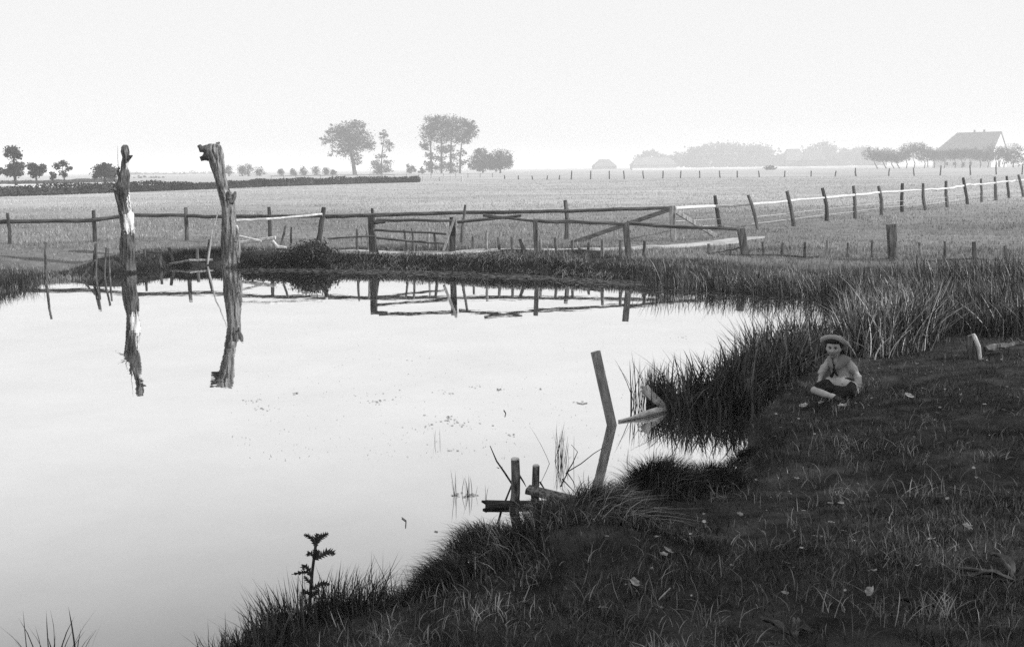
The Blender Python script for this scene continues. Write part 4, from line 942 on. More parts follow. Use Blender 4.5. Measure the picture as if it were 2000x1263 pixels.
# sailor collar: two lapels meeting in a V and a square back flap
def patch_sheet(rows, th, name, material, parent):
    R_, C_ = len(rows), len(rows[0]); m_ = MB(); A = [np.asarray(p, float) for r_ in rows for p in r_]
    B = [p + np.array([0, -th, th * 0.4]) for p in A]; fs = []
    for i in range(R_ - 1):
        for j in range(C_ - 1):
            a = i * C_ + j; fs.append((a, a + C_, a + C_ + 1, a + 1)); k = R_ * C_; fs.append((k + a, k + a + 1, k + a + C_ + 1, k + a + C_))
    ring = [j for j in range(C_)] + [i * C_ + C_ - 1 for i in range(1, R_)] + [(R_ - 1) * C_ + j for j in range(C_ - 2, -1, -1)] + [i * C_ for i in range(R_ - 2, 0, -1)]
    for q in range(len(ring)):
        a, b_ = ring[q], ring[(q + 1) % len(ring)]; fs.append((a, b_, b_ + R_ * C_, a + R_ * C_))
    m_.add(A + B, fs); me = bpy.data.meshes.new(name); me.from_pydata(m_.v, [], m_.f); me.update(); o = link(name, me, material, parent, smooth_shade=True); return o
patch_sheet([[(-0.150, .04, .425), (-0.115, .03, .450), (-0.095, .02, .470)], [(-0.140, -.045, .400), (-0.110, -.055, .425), (-0.092, -.05, .452)], [(-0.105, -.092, .345), (-0.085, -.100, .365), (-0.070, -.095, .385)], [(-0.066, -.107, .305), (-0.060, -.110, .310), (-0.052, -.108, .320)]], .008, 'collar', 'collar', boy)
patch_sheet([[(-0.005, .02, .475), (0.055, .03, .455), (0.115, .04, .425)], [(-0.010, -.05, .455), (0.035, -.06, .430), (0.095, -.045, .400)], [(-0.035, -.098, .385), (-0.010, -.105, .360), (0.035, -.092, .340)], [(-0.052, -.108, .320), (-0.048, -.111, .308), (-0.040, -.107, .298)]], .008, 'collar', 'collar', boy)
body_union('neckerchief', [chain([(-0.052, -.115, .322), (-0.060, -.122, .285), (-0.075, -.120, .245)], [.016, .014, .02], 8), chain([(-0.052, -.115, .318), (-0.030, -.122, .285), (-0.020, -.118, .262)], [.015, .012, .016], 8), chain([(-0.09, -.06, .40), (-0.052, -.105, .34), (-0.01, -.06, .40)], [.016, .018, .016], 8)], 0.006, 'dark', boy, 2)
body_union('shorts', [chain([(0.03, 0.05, 0.11), (0.03, 0.02, 0.13)], [0.125, 0.12], 18), chain([(-0.03, 0.02, 0.105), (-0.14, -0.09, 0.115), (-0.205, -0.16, 0.105)], [0.095, 0.082, 0.068]), chain([(0.08, 0.02, 0.105), (0.12, -0.10, 0.105), (0.125, -0.17, 0.085), (0.06, -.19, .07), (0.0, -.18, .06)], [0.095, 0.08, 0.072, .066, .05]), chain([(-.1, -.1, .09), (.1, -.13, .09)], [.06, .06])], 0.008, 'dark', boy, 3, 0.012)
for a, b_ in (((-0.045, -0.285, 0.058), (-0.02, -0.295, 0.052)),):
    body_union('sock', [chain([a, b_], [0.034, 0.033], 12)], 0.006, 'sock', boy, 2)
body_union('shoe', [chain([(-0.005, -0.30, 0.045), (0.03, -0.335, 0.035), (0.085, -0.37, 0.03)], [.036, .036, .03], 12)], .006, 'shoe', boy, 3)
body_union('shoe', [chain([(0.05, -0.20, 0.05), (0.0, -0.20, 0.04), (-0.05, -0.21, 0.035)], [.036, .037, .03], 12)], .006, 'shoe', boy, 3)
def hairf(d, p):
    return p * (1 + 0.06 * (vnoise(np.array([d[0] * 9 + 4]), np.array([d[2] * 9 + d[1] * 5]), 3)[0] - .5))
body_union('hair', [ellipsoid(hc + [0, 0.016, 0.018], (0.086, 0.088, 0.104), 30, 20, hairf), ellipsoid(hc + [0, -.010, .086], (.078, .084, .042), 26, 16, hairf), chain([hc + [-.075, .0, .03], hc + [-.078, .02, -.03]], [.014, .01], 8), chain([hc + [.075, .0, .03], hc + [.078, .02, -.03]], [.014, .01], 8)], .006, 'hair', boy, 1)
for sgn in (-1, 1):
    e = hc + np.array([sgn * 0.029, -0.0685, 0.008])
    v_, f_ = ellipsoid(e, (0.0135, 0.006, 0.0050), 12, 8); m_ = MB(); m_.add(v_, f_); me = bpy.data.meshes.new('eye'); me.from_pydata(m_.v, [], m_.f); eo = link('eye', me, 'eye', boy, smooth_shade=True)
    v_, f_ = ellipsoid(e + [0, -.005, 0], (0.0058, 0.0032, 0.0046), 10, 8); m_ = MB(); m_.add(v_, f_); me = bpy.data.meshes.new('iris'); me.from_pydata(m_.v, [], m_.f); link('iris', me, 'hair', eo, smooth_shade=True)
    v_, f_ = chain([hc + [sgn * .012, -.088, .021], hc + [sgn * .03, -.088, .029], hc + [sgn * .048, -.077, .025]], [.003, .0045, .003], 7); m_ = MB(); m_.add(v_, f_); me = bpy.data.meshes.new('eyebrow'); me.from_pydata(m_.v, [], m_.f); link('eyebrow', me, 'hair', boy)
v_, f_ = chain([hc + [-.022, -.079, -.063], hc + [0, -.087, -.059], hc + [.022, -.079, -.063]], [.0022, .0034, .0022], 7); m_ = MB(); m_.add(v_, f_); me = bpy.data.meshes.new('mouth'); me.from_pydata(m_.v, [], m_.f); link('mouth', me, 'lip', boy)
# straw hat, tipped back, brim rolled up
prf = [(0.0, .108), (.04, .105), (.072, .094), (.094, .072), (.104, .042), (.108, .020), (.122, .010), (.142, .014), (.158, .028), (.167, .044), (.170, .043), (.163, .024), (.146, .006), (.124, .001), (.106, .010), (.100, .045), (.07, .085), (0, .10)]
vs_, fs = [], []; NS = 40
for r, z in prf:
    for k in range(NS):
        a = 2 * PI * k / NS; w_ = 1 + 0.03 * math.sin(2 * a + 1) * (r > .12); vs_.append((r * math.cos(a) * w_, r * math.sin(a) * w_ * 1.04, z + 0.006 * math.sin(3 * a + .5) * (r > .12)))
for i in range(len(prf) - 1):
    for k in range(NS): fs.append((i * NS + k, i * NS + (k + 1) % NS, (i + 1) * NS + (k + 1) % NS, (i + 1) * NS + k))
me = bpy.data.meshes.new('hat'); me.from_pydata([tuple(map(float, p)) for p in vs_], [], fs); me.update()
hat = link('hat', me, 'straw', boy, smooth_shade=True); hat.location = (hc[0] + .0, hc[1] + .032, hc[2] + .032); hat.scale = (.92, .92, .95); hat.rotation_euler = (math.radians(-36), math.radians(7), 0)
m_ = MB(); m_.tube([(.103 * math.cos(a), .107 * math.sin(a), .026) for a in np.linspace(0, 2 * PI, 25)], .011, 6); me = bpy.data.meshes.new('hat_band'); me.from_pydata(m_.v, [], m_.f); link('hat_band', me, 'straw', hat)

# ------------------------------------------------------------------ vegetation by the water
def sample_quad(pxs, n, z=0.1, zfn=True):
    """random ground points inside a photo-surveyed polygon"""
    P = np.array([G(x, y, z)[:2] for x, y in pxs]); lo, hi = P.min(0), P.max(0); out = []
    while len(out) < n:
        q = lo + rng.random((n * 3, 2)) * (hi - lo); ins = np.zeros(len(q), bool)
        for i in range(len(P)):
            a, b_ = P[i], P[(i + 1) % len(P)]; c = (a[1] > q[:, 1]) != (b_[1] > q[:, 1])
            ins ^= c & (q[:, 0] < a[0] + (q[:, 1] - a[1]) * (b_ - a)[0] / ((b_ - a)[1] or 1e-9))
        out += list(q[ins])
    q = np.array(out[:n]); zz = np.maximum(ground_z(q[:, 0], q[:, 1]), -0.05)
    return np.column_stack([q, zz])
def clumped(P, k, s):
    c = P[rng.integers(0, len(P), k)]; i = rng.integers(0, k, len(P)); keep = rng.random(len(P)) < 0.3
    Q = c[i] + rng.normal(size=P.shape) * [s, s, 0]; Q[keep] = P[keep]
    Q[:, 2] = np.maximum(ground_z(Q[:, 0], Q[:, 1]), -0.05); return Q
def mk(P, hlo, hhi, w_, bend, segs=3, az=None, azs=1.0, droop=0.0, tilt=None):
    N = len(P); h = rng.uniform(hlo, hhi, N) * (0.7 + 0.6 * vnoise(P[:, 0] * 1.5, P[:, 1] * 1.5, 7))
    a = rng.uniform(0, 2 * PI, N) if az is None else rng.normal(az, azs, N)
    return blades(P, h, rng.uniform(.6, 1.3, N) * w_, a, np.abs(rng.normal(0, bend, N)), segs, droop, tilt)
def band(line, n, spread, z=0.0):
    P = np.array([G(x, y, z)[:2] for x, y in line]); L = np.linalg.norm(np.diff(P, axis=0), axis=1); cs = np.r_[0, np.cumsum(L)]
    t = rng.random(n) * cs[-1]; q = np.column_stack([np.interp(t, cs, P[:, 0]), np.interp(t, cs, P[:, 1])]) + rng.normal(size=(n, 2)) * spread
    return np.column_stack([q, np.maximum(ground_z(q[:, 0], q[:, 1]), -0.05)])

# near reed bed, standing in the shallows
R1 = clumped(band([(1340, 800), (1400, 800), (1440, 785), (1500, 752), (1555, 715), (1590, 695)], 3300, 0.20), 80, 0.09)
R1b = clumped(band([(1262, 790), (1290, 792), (1320, 797), (1350, 800)], 420, 0.10), 13, 0.05)
t_ = mk(R1, .32, .76, .020, .4, 5, tilt=.26); tb = mk(R1b, .25, .55, .014, .2, 4, tilt=.14)
tag(blade_obj('reed_bed', 'sedge', parts=[t_, tb]), 'dark reeds standing in the shallows behind the child', 'reeds', kind='stuff')
R1c = clumped(band([(1440, 785), (1500, 752), (1560, 712), (1600, 690)], 420, 0.22), 60, 0.1)
tag(blade_obj('dry_reeds', 'sedgepale', parts=[mk(R1c[R1c[:, 0] < bp_[0] - .45], .35, .7, .012, .5, 5, tilt=.25)]), 'pale dry blades scattered through the dark reed bed', 'reeds', kind='stuff')
# sunlit sedge clump
R2 = clumped(sample_quad([(1645, 690), (1700, 700), (1790, 695), (1822, 668), (1800, 645), (1665, 645)], 2800, .2), 60, .11)
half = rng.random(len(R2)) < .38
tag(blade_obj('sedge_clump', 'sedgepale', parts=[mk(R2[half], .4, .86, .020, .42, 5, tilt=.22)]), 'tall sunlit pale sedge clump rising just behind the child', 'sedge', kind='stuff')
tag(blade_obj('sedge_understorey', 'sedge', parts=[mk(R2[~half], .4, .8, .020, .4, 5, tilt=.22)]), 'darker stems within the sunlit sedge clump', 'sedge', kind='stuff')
# reeds along the right-hand far shore
R3 = clumped(sample_quad([(1225, 543), (1400, 553), (1560, 564), (1672, 586), (1715, 640), (1830, 655), (2120, 668), (2150, 566), (1900, 558), (1700, 556), (1560, 556), (1400, 545)], 15000, .2), 420, .16)
sel = rng.random(len(R3)) < .82
tag(blade_obj('shore_reeds', 'sedge', parts=[mk(R3[sel], .3, .68, .018, .35, 4, az=PI, azs=1.3)]), 'wide dark belt of reeds along the far corner of the pond', 'reeds', kind='stuff')
tag(blade_obj('shore_reed_tips', 'sedgepale', parts=[mk(R3[~sel], .35, .72, .014, .4, 4, az=PI, azs=1.3)]), 'paler catching blades in the wide reed belt', 'reeds', kind='stuff')
# rough grass hanging over the far bank
R4 = band([(470, 516), (600, 514), (760, 516), (900, 520), (1050, 526), (1230, 537)], 6500, .16, .1)
R4[:, 2] = np.maximum(R4[:, 2], .02)
dk = rng.random(len(R4)) < .68
tag(blade_obj('bank_grass', 'blade', parts=[mk(R4[dk], .12, .30, .014, .9, 4, az=-PI / 2, azs=.8, droop=.75)]), 'dark rough grass overhanging the far bank', 'grass', kind='stuff')
tag(blade_obj('bank_straw', 'bladedry', parts=[mk(R4[~dk], .15, .36, .012, 1.0, 4, az=-PI / 2, azs=.8, droop=.8)]), 'pale dry grass hanging down the far bank', 'grass', kind='stuff')
R5 = band([(-120, 585), (0, 552), (80, 545), (160, 538)], 3500, .35, .05); R5c = band([(-150, 596), (-60, 572), (0, 556), (60, 548)], 2600, .22, .05); R5b = band([(225, 533), (260, 530), (300, 523), (360, 515), (440, 512)], 4200, .13, .05)
tag(blade_obj('shallow_bank_grass', 'blade', parts=[mk(R5c, .2, .5, .016, .35, 3), mk(R5b, .07, .2, .012, .7, 3, droop=.2)]), 'dark grass on the low shore by the dead trunks', 'grass', kind='stuff')
tag(blade_obj('low_shore_grass', 'lush', parts=[mk(R5, .05, .16, .014, .4, 3)]), 'paler low grass behind the shore stakes', 'grass', kind='stuff')

R7 = sample_quad([(660, 512), (900, 518), (1230, 534), (1500, 556), (1700, 575), (2150, 600), (2150, 490), (1500, 488), (1230, 488), (900, 488), (660, 490)], 30000, .42)
R7 = R7[(sdist(R7[:, 0], R7[:, 1]) > .15)]; R7 = R7[np.min([np.linalg.norm((R7[:, :2] - p[:2]), axis=1) - w_ * .8 for p, w_ in cl[::2]], axis=0) > 0]
tag(blade_obj('bank_top_grass', 'lush', parts=[mk(R7, .05, .16, .014, .5, 2)]), 'low grass on top of the far bank among the stakes', 'grass', kind='stuff')
# meadow grass
N = 210000; lr = np.log(29.0) + rng.random(N) * (np.log(230.) - np.log(29.)); r = np.exp(lr); th = rng.uniform(-.62, .62, N)
P = np.column_stack([r * np.sin(th), r * np.cos(th)]); sd = sdist(P[:, 0], P[:, 1]); ok = sd > .25
pc = np.array([p[:2] for p, _ in cl]); dmin = np.full(len(P), 9.)
for q, (_, w_) in zip(pc[::2], cl[::2]): dmin = np.minimum(dmin, np.linalg.norm((P - q) * [1, 1], axis=1) - w_ * .85)
ok &= (dmin > 0) | (rng.random(len(P)) < .06); P = P[ok]; r = r[ok]
P3 = np.column_stack([P, ground_z(P[:, 0], P[:, 1]) - .01])
ditch = np.exp(-((P[:, 1] - 33.6) / .5) ** 2) * (P[:, 0] < -7)
hh = rng.uniform(.04, .14, len(P)) * (0.5 + vnoise(P[:, 0] * .25, P[:, 1] * .25, 13)) * (1 + 1.0 * ditch)
lush = smooth((P[:, 1] - 34 - 6 * vnoise(P[:, 0] * .12, P[:, 1] * .12, 6)) / 45) * (1 - .45 * smooth((-P[:, 0] - 3) / 9) * (1 - smooth((P[:, 1] - 55) / 40)))
dr = rng.random(len(P)) < .12 + .88 * lush
def mgrass(k): return blades(P3[k], hh[k], (.004 + .00042 * r)[k], rng.uniform(0, 2 * PI, k.sum()), rng.uniform(.1, .6, k.sum()), 1)
tag(blade_obj('lush_grass', 'lush', parts=[mgrass(~dr)]), 'darker lush meadow grass nearest the pond', 'grass', kind='stuff')
tag(blade_obj('meadow_grass', 'meadow', parts=[mgrass(dr)]), 'pale cut meadow grass behind the pond', 'grass', kind='stuff')

# near turf
N = 330000; r = np.exp(np.log(3.5) + rng.random(N) * np.log(24 / 3.5)); th = rng.uniform(-.7, .8, N)
P = np.column_stack([r * np.sin(th), r * np.cos(th)]); sd = sdist(P[:, 0], P[:, 1]); ok = (sd > .03) & (P[:, 1] < 21) & ~((P[:, 1] > 19) & (P[:, 0] < 3))
P = P[ok]; sd = sd[ok]; r = r[ok]
P3 = np.column_stack([P, ground_z(P[:, 0], P[:, 1]) - .01])
bare = (vnoise(P[:, 0] * 1.6, P[:, 1] * 1.6, 41) < .30) & (sd > .4) & (rng.random(len(P)) < .35); P = P[~bare]; P3 = P3[~bare]; sd = sd[~bare]; r = r[~bare]
patchy = vnoise(P[:, 0] * 1.1, P[:, 1] * 1.1, 17)
hh = rng.uniform(.02, .08, len(P)) * (.25 + 1.5 * patchy ** 1.3) + .10 * np.exp(-sd / .22) * rng.random(len(P))
azb = rng.uniform(0, 2 * PI, len(P))
dry = rng.random(len(P)) < .04 + .22 * smooth((vnoise(P[:, 0] * .8, P[:, 1] * .8, 23) - .55) / .2)  # a few dry blades, plus pale clusters that paint sunlit patches into the turf
w_ = .0035 + .0005 * r * .6
bd = rng.uniform(.2, 1.0, len(P))
tag(blade_obj('bank_turf', 'blade', parts=[blades(P3[~dry], hh[~dry], w_[~dry], azb[~dry], bd[~dry], 2)]), 'short dark turf covering the shaded near bank', 'grass', kind='stuff')
tag(blade_obj('dry_and_sunlit_turf', 'bladedry', parts=[blades(P3[dry], hh[dry] * 1.1, w_[dry] * .8, azb[dry], bd[dry], 2)]), 'scattered dry blades and painted sun patches in the near turf', 'grass', kind='stuff')
R8 = P3[rng.integers(0, len(P3), 26000)]; R8 = clumped(R8[R8[:, 1] < 17], 900, .06); R8 = R8[sdist(R8[:, 0], R8[:, 1]) > .1]
tag(blade_obj('rough_tufts', 'roughgrass', parts=[mk(R8, .04, .17, .006, .6, 3, droop=.2, tilt=.3)]), 'rough grass tufts scattered over the near bank', 'grass', kind='stuff')
# long grass fringing the near edge
R6 = band([(440, 1275), (500, 1225), (560, 1195), (690, 1165), (790, 1150)], 2600, .12, .2)
tag(blade_obj('edge_grass', 'blade', parts=[mk(R6, .10, .34, .008, .4, 4, tilt=.25)]), 'long upright grass along the near water edge', 'grass', kind='stuff')

def tussock(label, px, py, rx, n, hlo, hhi, w_, bend, mt='blade', z=.2, az=None, azs=1.0, dryn=0, droop=0.2, grp=None):
    c = G(px, py, z); z0 = gz(c[0], c[1]); root = empty('grass_tussock', (c[0], c[1], z0), label, 'grass tuft', grp); loc = np.array(root.location)
    q = rng.normal(size=(n, 2)) * [rx, rx * .7]; q = q[np.linalg.norm(q, axis=1) < rx * 2]; P = np.column_stack([c[:2] + q, np.zeros(len(q))])
    P[:, 2] = np.maximum(ground_z(P[:, 0], P[:, 1]), -.04) - .01 + .12 * np.exp(-(np.linalg.norm(q, axis=1) / rx) ** 2) * (n > 600)
    out = np.arctan2(q[:, 1], q[:, 0]); N = len(P); h = rng.uniform(hlo, hhi, N); a = out + rng.normal(0, .6, N) if az is None else rng.normal(az, azs, N)
    B = blades(P, h, rng.uniform(.6, 1.3, N) * w_, a, np.abs(rng.normal(bend, bend * .5, N)), 4, droop); d_ = rng.random(N) < dryn
    blade_obj('blades', mt, root, [B], loc)
    if dryn:
        k = max(4, int(N * dryn)); i = rng.integers(0, N, k); B = blades(P[i], h[i] * 1.15, rng.uniform(.6, 1.2, k) * w_, a[i], np.abs(rng.normal(bend * 1.2, bend * .5, k)), 4, droop); blade_obj('dry_blades', 'bladedry', root, [B], loc)['kind'] = 'stuff'
    return root
tussock('large domed grass tussock at the near waterline', 1270, 962, .20, 4200, .17, .36, .006, .5, dryn=.04)
tussock('smaller grass tussock joined to the domed one', 1385, 940, .13, 1900, .14, .30, .006, .5, dryn=.04)
tussock('windswept tussock of pale-tipped grass beside the fallen plank', 1150, 1020, .20, 1800, .2, .38, .006, .8, az=.5, azs=.7, dryn=.35, droop=.35)
tussock('overhanging tussock bending to the water below the cut stakes', 930, 1110, .24, 2600, .15, .28, .006, .6, az=2.6, azs=.8, dryn=.10, droop=.35)
tussock('low tussock hanging over the cut edge near the thistle', 840, 1150, .14, 1300, .14, .25, .006, .6, az=2.9, azs=.5, droop=.35)
tussock('low tussock on the bank between the fallen plank and the stakes', 1060, 1050, .2, 1500, .14, .26, .006, .7, az=2.2, azs=.9, dryn=.15, droop=.3)
tussock('tuft of long arching blades beside the thistle', 690, 1170, .15, 190, .22, .50, .008, .5, az=.3, azs=.9, dryn=0, droop=.1)
tussock('tuft of stiff upright blades around the foot of the thistle', 595, 1188, .17, 420, .16, .46, .008, .3, droop=0)
tussock('few blurred dark blades poking up in the lower photo corner', 100, 1270, .10, 34, .25, .42, .010, .3, z=.15, droop=0)
tussock('low grass tuft growing right before the crossed legs of the child', 1632, 778, .16, 420, .05, .12, .006, .4, z=.3, dryn=.15)
tussock('dark clod of grass on the small spit below the reeds', 1450, 890, .10, 900, .08, .16, .006, .7, z=.15)
# small reed tufts in open water
def wtuft(label, px, py, n, hpx, sp, w_=.006, bend=.12):
    c = G(px, py, 0.); k = c[1] / F; root = empty('water_reed', (c[0], c[1], 0), label, 'reed tuft', 'reed tufts in the open water'); loc = np.array(root.location)
    P = np.column_stack([c[:2] + rng.normal(size=(n, 2)) * sp, np.full(n, -.03)]); B = blades(P, rng.uniform(.35, 1, n) * hpx * k + .03, np.full(n, w_), rng.uniform(0, 2 * PI, n), np.abs(rng.normal(0, bend, n)), 4)
    blade_obj('blades', 'sedge', root, [B], loc)
wtuft('thin reed tuft standing in the water farthest from the stakes', 888, 965, 7, 62, .025)
wtuft('thin reed tuft in the water with floating scraps at its foot', 916, 965, 9, 48, .022)
wtuft('single thin reed stem beside the fallen beam', 950, 975, 2, 52, .006)
wtuft('tallest reed tuft in open water between stakes and plank post', 1097, 900, 26, 82, .04, .007)
wtuft('pair of faint reed stems in the middle of the open water', 850, 862, 3, 42, .05, .005)
wtuft('short reed stems just before the domed tussock', 1228, 900, 4, 32, .03, .006)

# ---- thistle
tb0 = G(604, 1185, .24); Yt = tb0[1]; tz = gz(tb0[0], tb0[1])
th_ = empty('thistle', (tb0[0], Yt, tz), 'dark thistle with curled spiny leaves standing against the pale water', 'thistle')
m_ = MB(); m_.tube([W(x, y, Yt) for x, y in [(604, 1195), (607, 1150), (610, 1115), (614, 1085), (617, 1060), (618, 1044)]], [.011, .010, .009, .009, .008, .006], 8, .1); m_.build('stem', 'twig', th_)
def spiny(pts, wpx, dy=0.0, parent=th_):
    P = [W(x, y, Yt + dy) for x, y in pts]; Q = []
    for i in range(len(P) - 1):
        for k in range(5): Q.append(P[i] * (1 - k / 5) + P[i + 1] * k / 5)
    Q.append(P[-1]); n_ = len(Q); vs_, fs = [], []; s = Yt / F
    for i, p in enumerate(Q):
        t = Q[min(i + 1, n_ - 1)] - Q[max(i - 1, 0)]; t /= np.linalg.norm(t); pr_ = np.array([-t[2], 0.35, t[0]]); pr_ /= np.linalg.norm(pr_)
        w_ = 1.15 * wpx * s * (math.sin(PI * min(1, .12 + .86 * i / (n_ - 1))) ** .7) * (1.75 if i % 2 else .5)
        vs_ += [p + pr_ * w_ + t * w_ * .5 * (i % 2), p + np.array([0, -.004, 0]), p - pr_ * w_ + t * w_ * .5 * (i % 2)]
    for i in range(n_ - 1):
        for k in (0, 1): a = i * 3 + k; fs.append((a, a + 1, a + 4, a + 3))
    m_ = MB(); m_.add(vs_, fs); m_.build('leaf', 'twig', parent)
for pts, w_ in [([(616, 1062), (608, 1050), (600, 1045), (593, 1044)], 4), ([(618, 1060), (626, 1050), (634, 1044), (642, 1041)], 4), ([(617, 1068), (612, 1056), (610, 1048)], 4), ([(617, 1066), (621, 1054), (626, 1046), (630, 1044)], 4), ([(616, 1068), (618, 1052), (620, 1041)], 5),
                ([(616, 1092), (628, 1084), (640, 1077), (650, 1078), (653, 1083)], 5), ([(615, 1090), (608, 1080), (602, 1080), (601, 1086)], 4), ([(616, 1090), (620, 1080), (624, 1074)], 4), ([(612, 1092), (618, 1080), (613, 1072)], 5),
                ([(611, 1128), (600, 1116), (590, 1117), (570, 1121)], 4), ([(610, 1128), (604, 1112), (596, 1104), (591, 1106), (594, 1112)], 4), ([(609, 1140), (600, 1132), (594, 1124)], 4), ([(609, 1150), (622, 1142), (634, 1138), (645, 1141)], 4), ([(607, 1160), (596, 1154), (590, 1160)], 5), ([(606, 1165), (616, 1158), (624, 1150)], 4)]:
    spiny(pts, w_, rng.uniform(-.03, .03))

# ---- broad-leaved plants at the lower right
def broadleaf(root, p0, p1, p2, w_, name='leaf'):
    p0, p1, p2 = map(lambda q: np.asarray(q, float), (p0, p1, p2)); vs_, fs = [], []; n_ = 12
    for i in range(n_ + 1):
        t = i / n_; p = p0 * (1 - t) ** 2 + 2 * p1 * t * (1 - t) + p2 * t * t; tg = 2 * (1 - t) * (p1 - p0) + 2 * t * (p2 - p1); tg /= np.linalg.norm(tg)
        sdv = np.cross(tg, [0, 0, 1.]); sdv /= np.linalg.norm(sdv) + 1e-9; up = np.cross(sdv, tg)
        ww = w_ * math.sin(PI * min(1, .08 + .92 * t)) ** .6 * (1 + .12 * math.sin(t * 25))
        for u in (-1, -.5, 0, .5, 1): vs_.append(p + sdv * u * ww + up * (abs(u) ** 1.5 * .35 * ww + .012 * math.sin(9 * t + 4 * u)))
    for i in range(n_):
        for k in range(4): a = i * 5 + k; fs.append((a, a + 1, a + 6, a + 5))
    m_ = MB(); m_.add(vs_, fs); o = m_.build(name, 'dockleaf', root, smooth_shade=True)
    s = o.modifiers.new('thick', 'SOLIDIFY'); s.thickness = .003
for lab, px, py, ls in [('arching narrow-leaved dock plant by the lower photo corner', 1985, 1120, [((-.42, .03, .09), (-.2, .02, .07), .022), ((-.30, -.03, .05), (-.15, -.01, .10), .020), ((.28, .1, .14), (.10, .06, .12), .03), ((.2, -.1, .05), (.1, -.05, .12), .03), ((-.05, .25, .08), (.0, .14, .14), .03)]),
                        ('low flat dock rosette at the bottom of the near bank', 1548, 1238, [((-.15, .12, .05), (-.08, .06, .05), .02), ((.10, -.03, .03), (.05, 0, .06), .022), ((-.02, -.12, .03), (0, -.06, .06), .02), ((.06, .12, .04), (.04, .06, .06), .02)]),
                        ('small wilted dock with curled leaves amid fallen leaves', 1800, 1172, [((-.12, .06, .04), (-.06, .03, .07), .014), ((.10, -.07, .03), (.05, -.02, .07), .014), ((-.08, -.06, .03), (-.04, -.03, .06), .013)])]:
    c = G(px, py, .38); z0 = gz(c[0], c[1]); root = empty('dock_plant', (c[0], c[1], z0), lab, 'dock plant')
    for tip, mid, w_ in ls: broadleaf(root, np.array([c[0], c[1], z0]), np.array([c[0], c[1], z0]) + mid, np.array([c[0], c[1], z0]) + tip, w_)

# ---- fallen leaves
def leaf_mesh(seed, sz):
    rr = np.random.default_rng(seed); n_ = 14; vs_ = [(0, 0, .004)]; cu = rr.uniform(.2, 1.1); fs = []
    for k in range(n_):
        a = 2 * PI * k / n_; r = sz * (.62 + .38 * abs(math.cos(a)) ** .6) * (1 + .16 * math.sin(5 * a + rr.uniform(0, .6)) + rr.uniform(-.06, .06)); x, y = r * math.cos(a), r * .72 * math.sin(a)
        vs_.append((x, y, cu * (y * y) / sz * 1.2 + .25 * cu * x * x / sz))
    fs = [(0, 1 + k, 1 + (k + 1) % n_) for k in range(n_)]; return vs_, fs
big = [(1240, 1138, .042, 'largest pale round fallen leaf on the dark near turf'), (1225, 1141, .02, 'small pale leaf scrap touching the largest fallen leaf'), (1305, 1074, .036, 'pale curled fallen leaf, upper of the pair below the domed tussock'), (1297, 1081, .03, 'pale fallen leaf, lower of the pair below the domed tussock'),
       (1333, 1106, .03, 'fallen leaf on edge between the leaf pair and the pale straw'), (1338, 1126, .014, 'tiny bright leaf scrap below the leaf standing on edge'), (1276, 993, .035, 'pale leaf resting at the foot of the domed tussock'), (1255, 999, .02, 'small pale leaf lying closest to the windswept grass'),
       (1820, 1053, .045, 'pale fallen leaf cluster highest on the shaded slope near the dock'), (1700, 1157, .045, 'broad fallen leaf lying farthest down beyond the wilted dock'), (1705, 1117, .04, 'slim bright fallen leaf above the broad one'), (1538, 1099, .035, 'fallen leaf alone in the middle of the dark slope'),
       (1570, 792, .075, 'large pale folded leaf lying before the child'), (1604, 787, .04, 'bright curled leaf near the bare shin'), (1646, 793, .05, 'flat pale leaf before the child’s shoe'), (1775, 773, .05, 'bright leaf lying in the turf well beside the child'), (1890, 1028, .035, 'bright leaf sliver on the slope above the corner dock plant'), (1795, 1105, .03, 'short bright leaf lying up the slope from the wilted dock')]
for i, (x, y, sz, lab) in enumerate(big):
    c = G(x, y, .36); c[2] = gz(c[0], c[1]) + .045; c = G(x, y, c[2]); v_, f_ = leaf_mesh(i, sz); me = bpy.data.meshes.new('fallen_leaf'); me.from_pydata(v_, [], f_); o = link('fallen_leaf', me, 'fallen', None, c)
    o.rotation_euler = (rng.uniform(-.5, .5), rng.uniform(-.4, .4), rng.uniform(0, 6)); tag(o, lab.replace('’s', ' foot'), 'leaf', 'fallen leaves on the near bank')
m_ = MB(); a = G(1287, 1170, .42); c = G(1309, 1148, .42); m_.tube([a, (a + c) / 2, c], [.004, .005, .004], 6); tag(m_.build('straw', 'fallen', None, a), 'single pale straw lying beside the largest fallen leaf', 'straw')
m_ = MB(); rr = np.random.default_rng(3)
for i in range(240):
    t = rr.random()
    x, y = (rr.uniform(1.5, 6.5), rr.uniform(6, 14)) if t < .8 else (rr.uniform(0.3, 2.5), rr.uniform(5.5, 9))
    if sdist(np.array([x]), np.array([y]))[0] < .15: continue
    v_, f_ = leaf_mesh(100 + i % 20, rr.uniform(.008, .026)); v_ = np.array(v_); E = np.array(Matrix.Rotation(rr.uniform(0, 6), 3, 'Z') @ Matrix.Rotation(rr.uniform(-.7, .7), 3, 'X')); m_.add(v_ @ E.T + [x, y, gz(x, y) + rr.uniform(.02, .05)], f_)
tag(m_.build('leaf_litter', 'fallen'), 'small dead leaves strewn over the shaded near bank', 'leaves', kind='stuff')

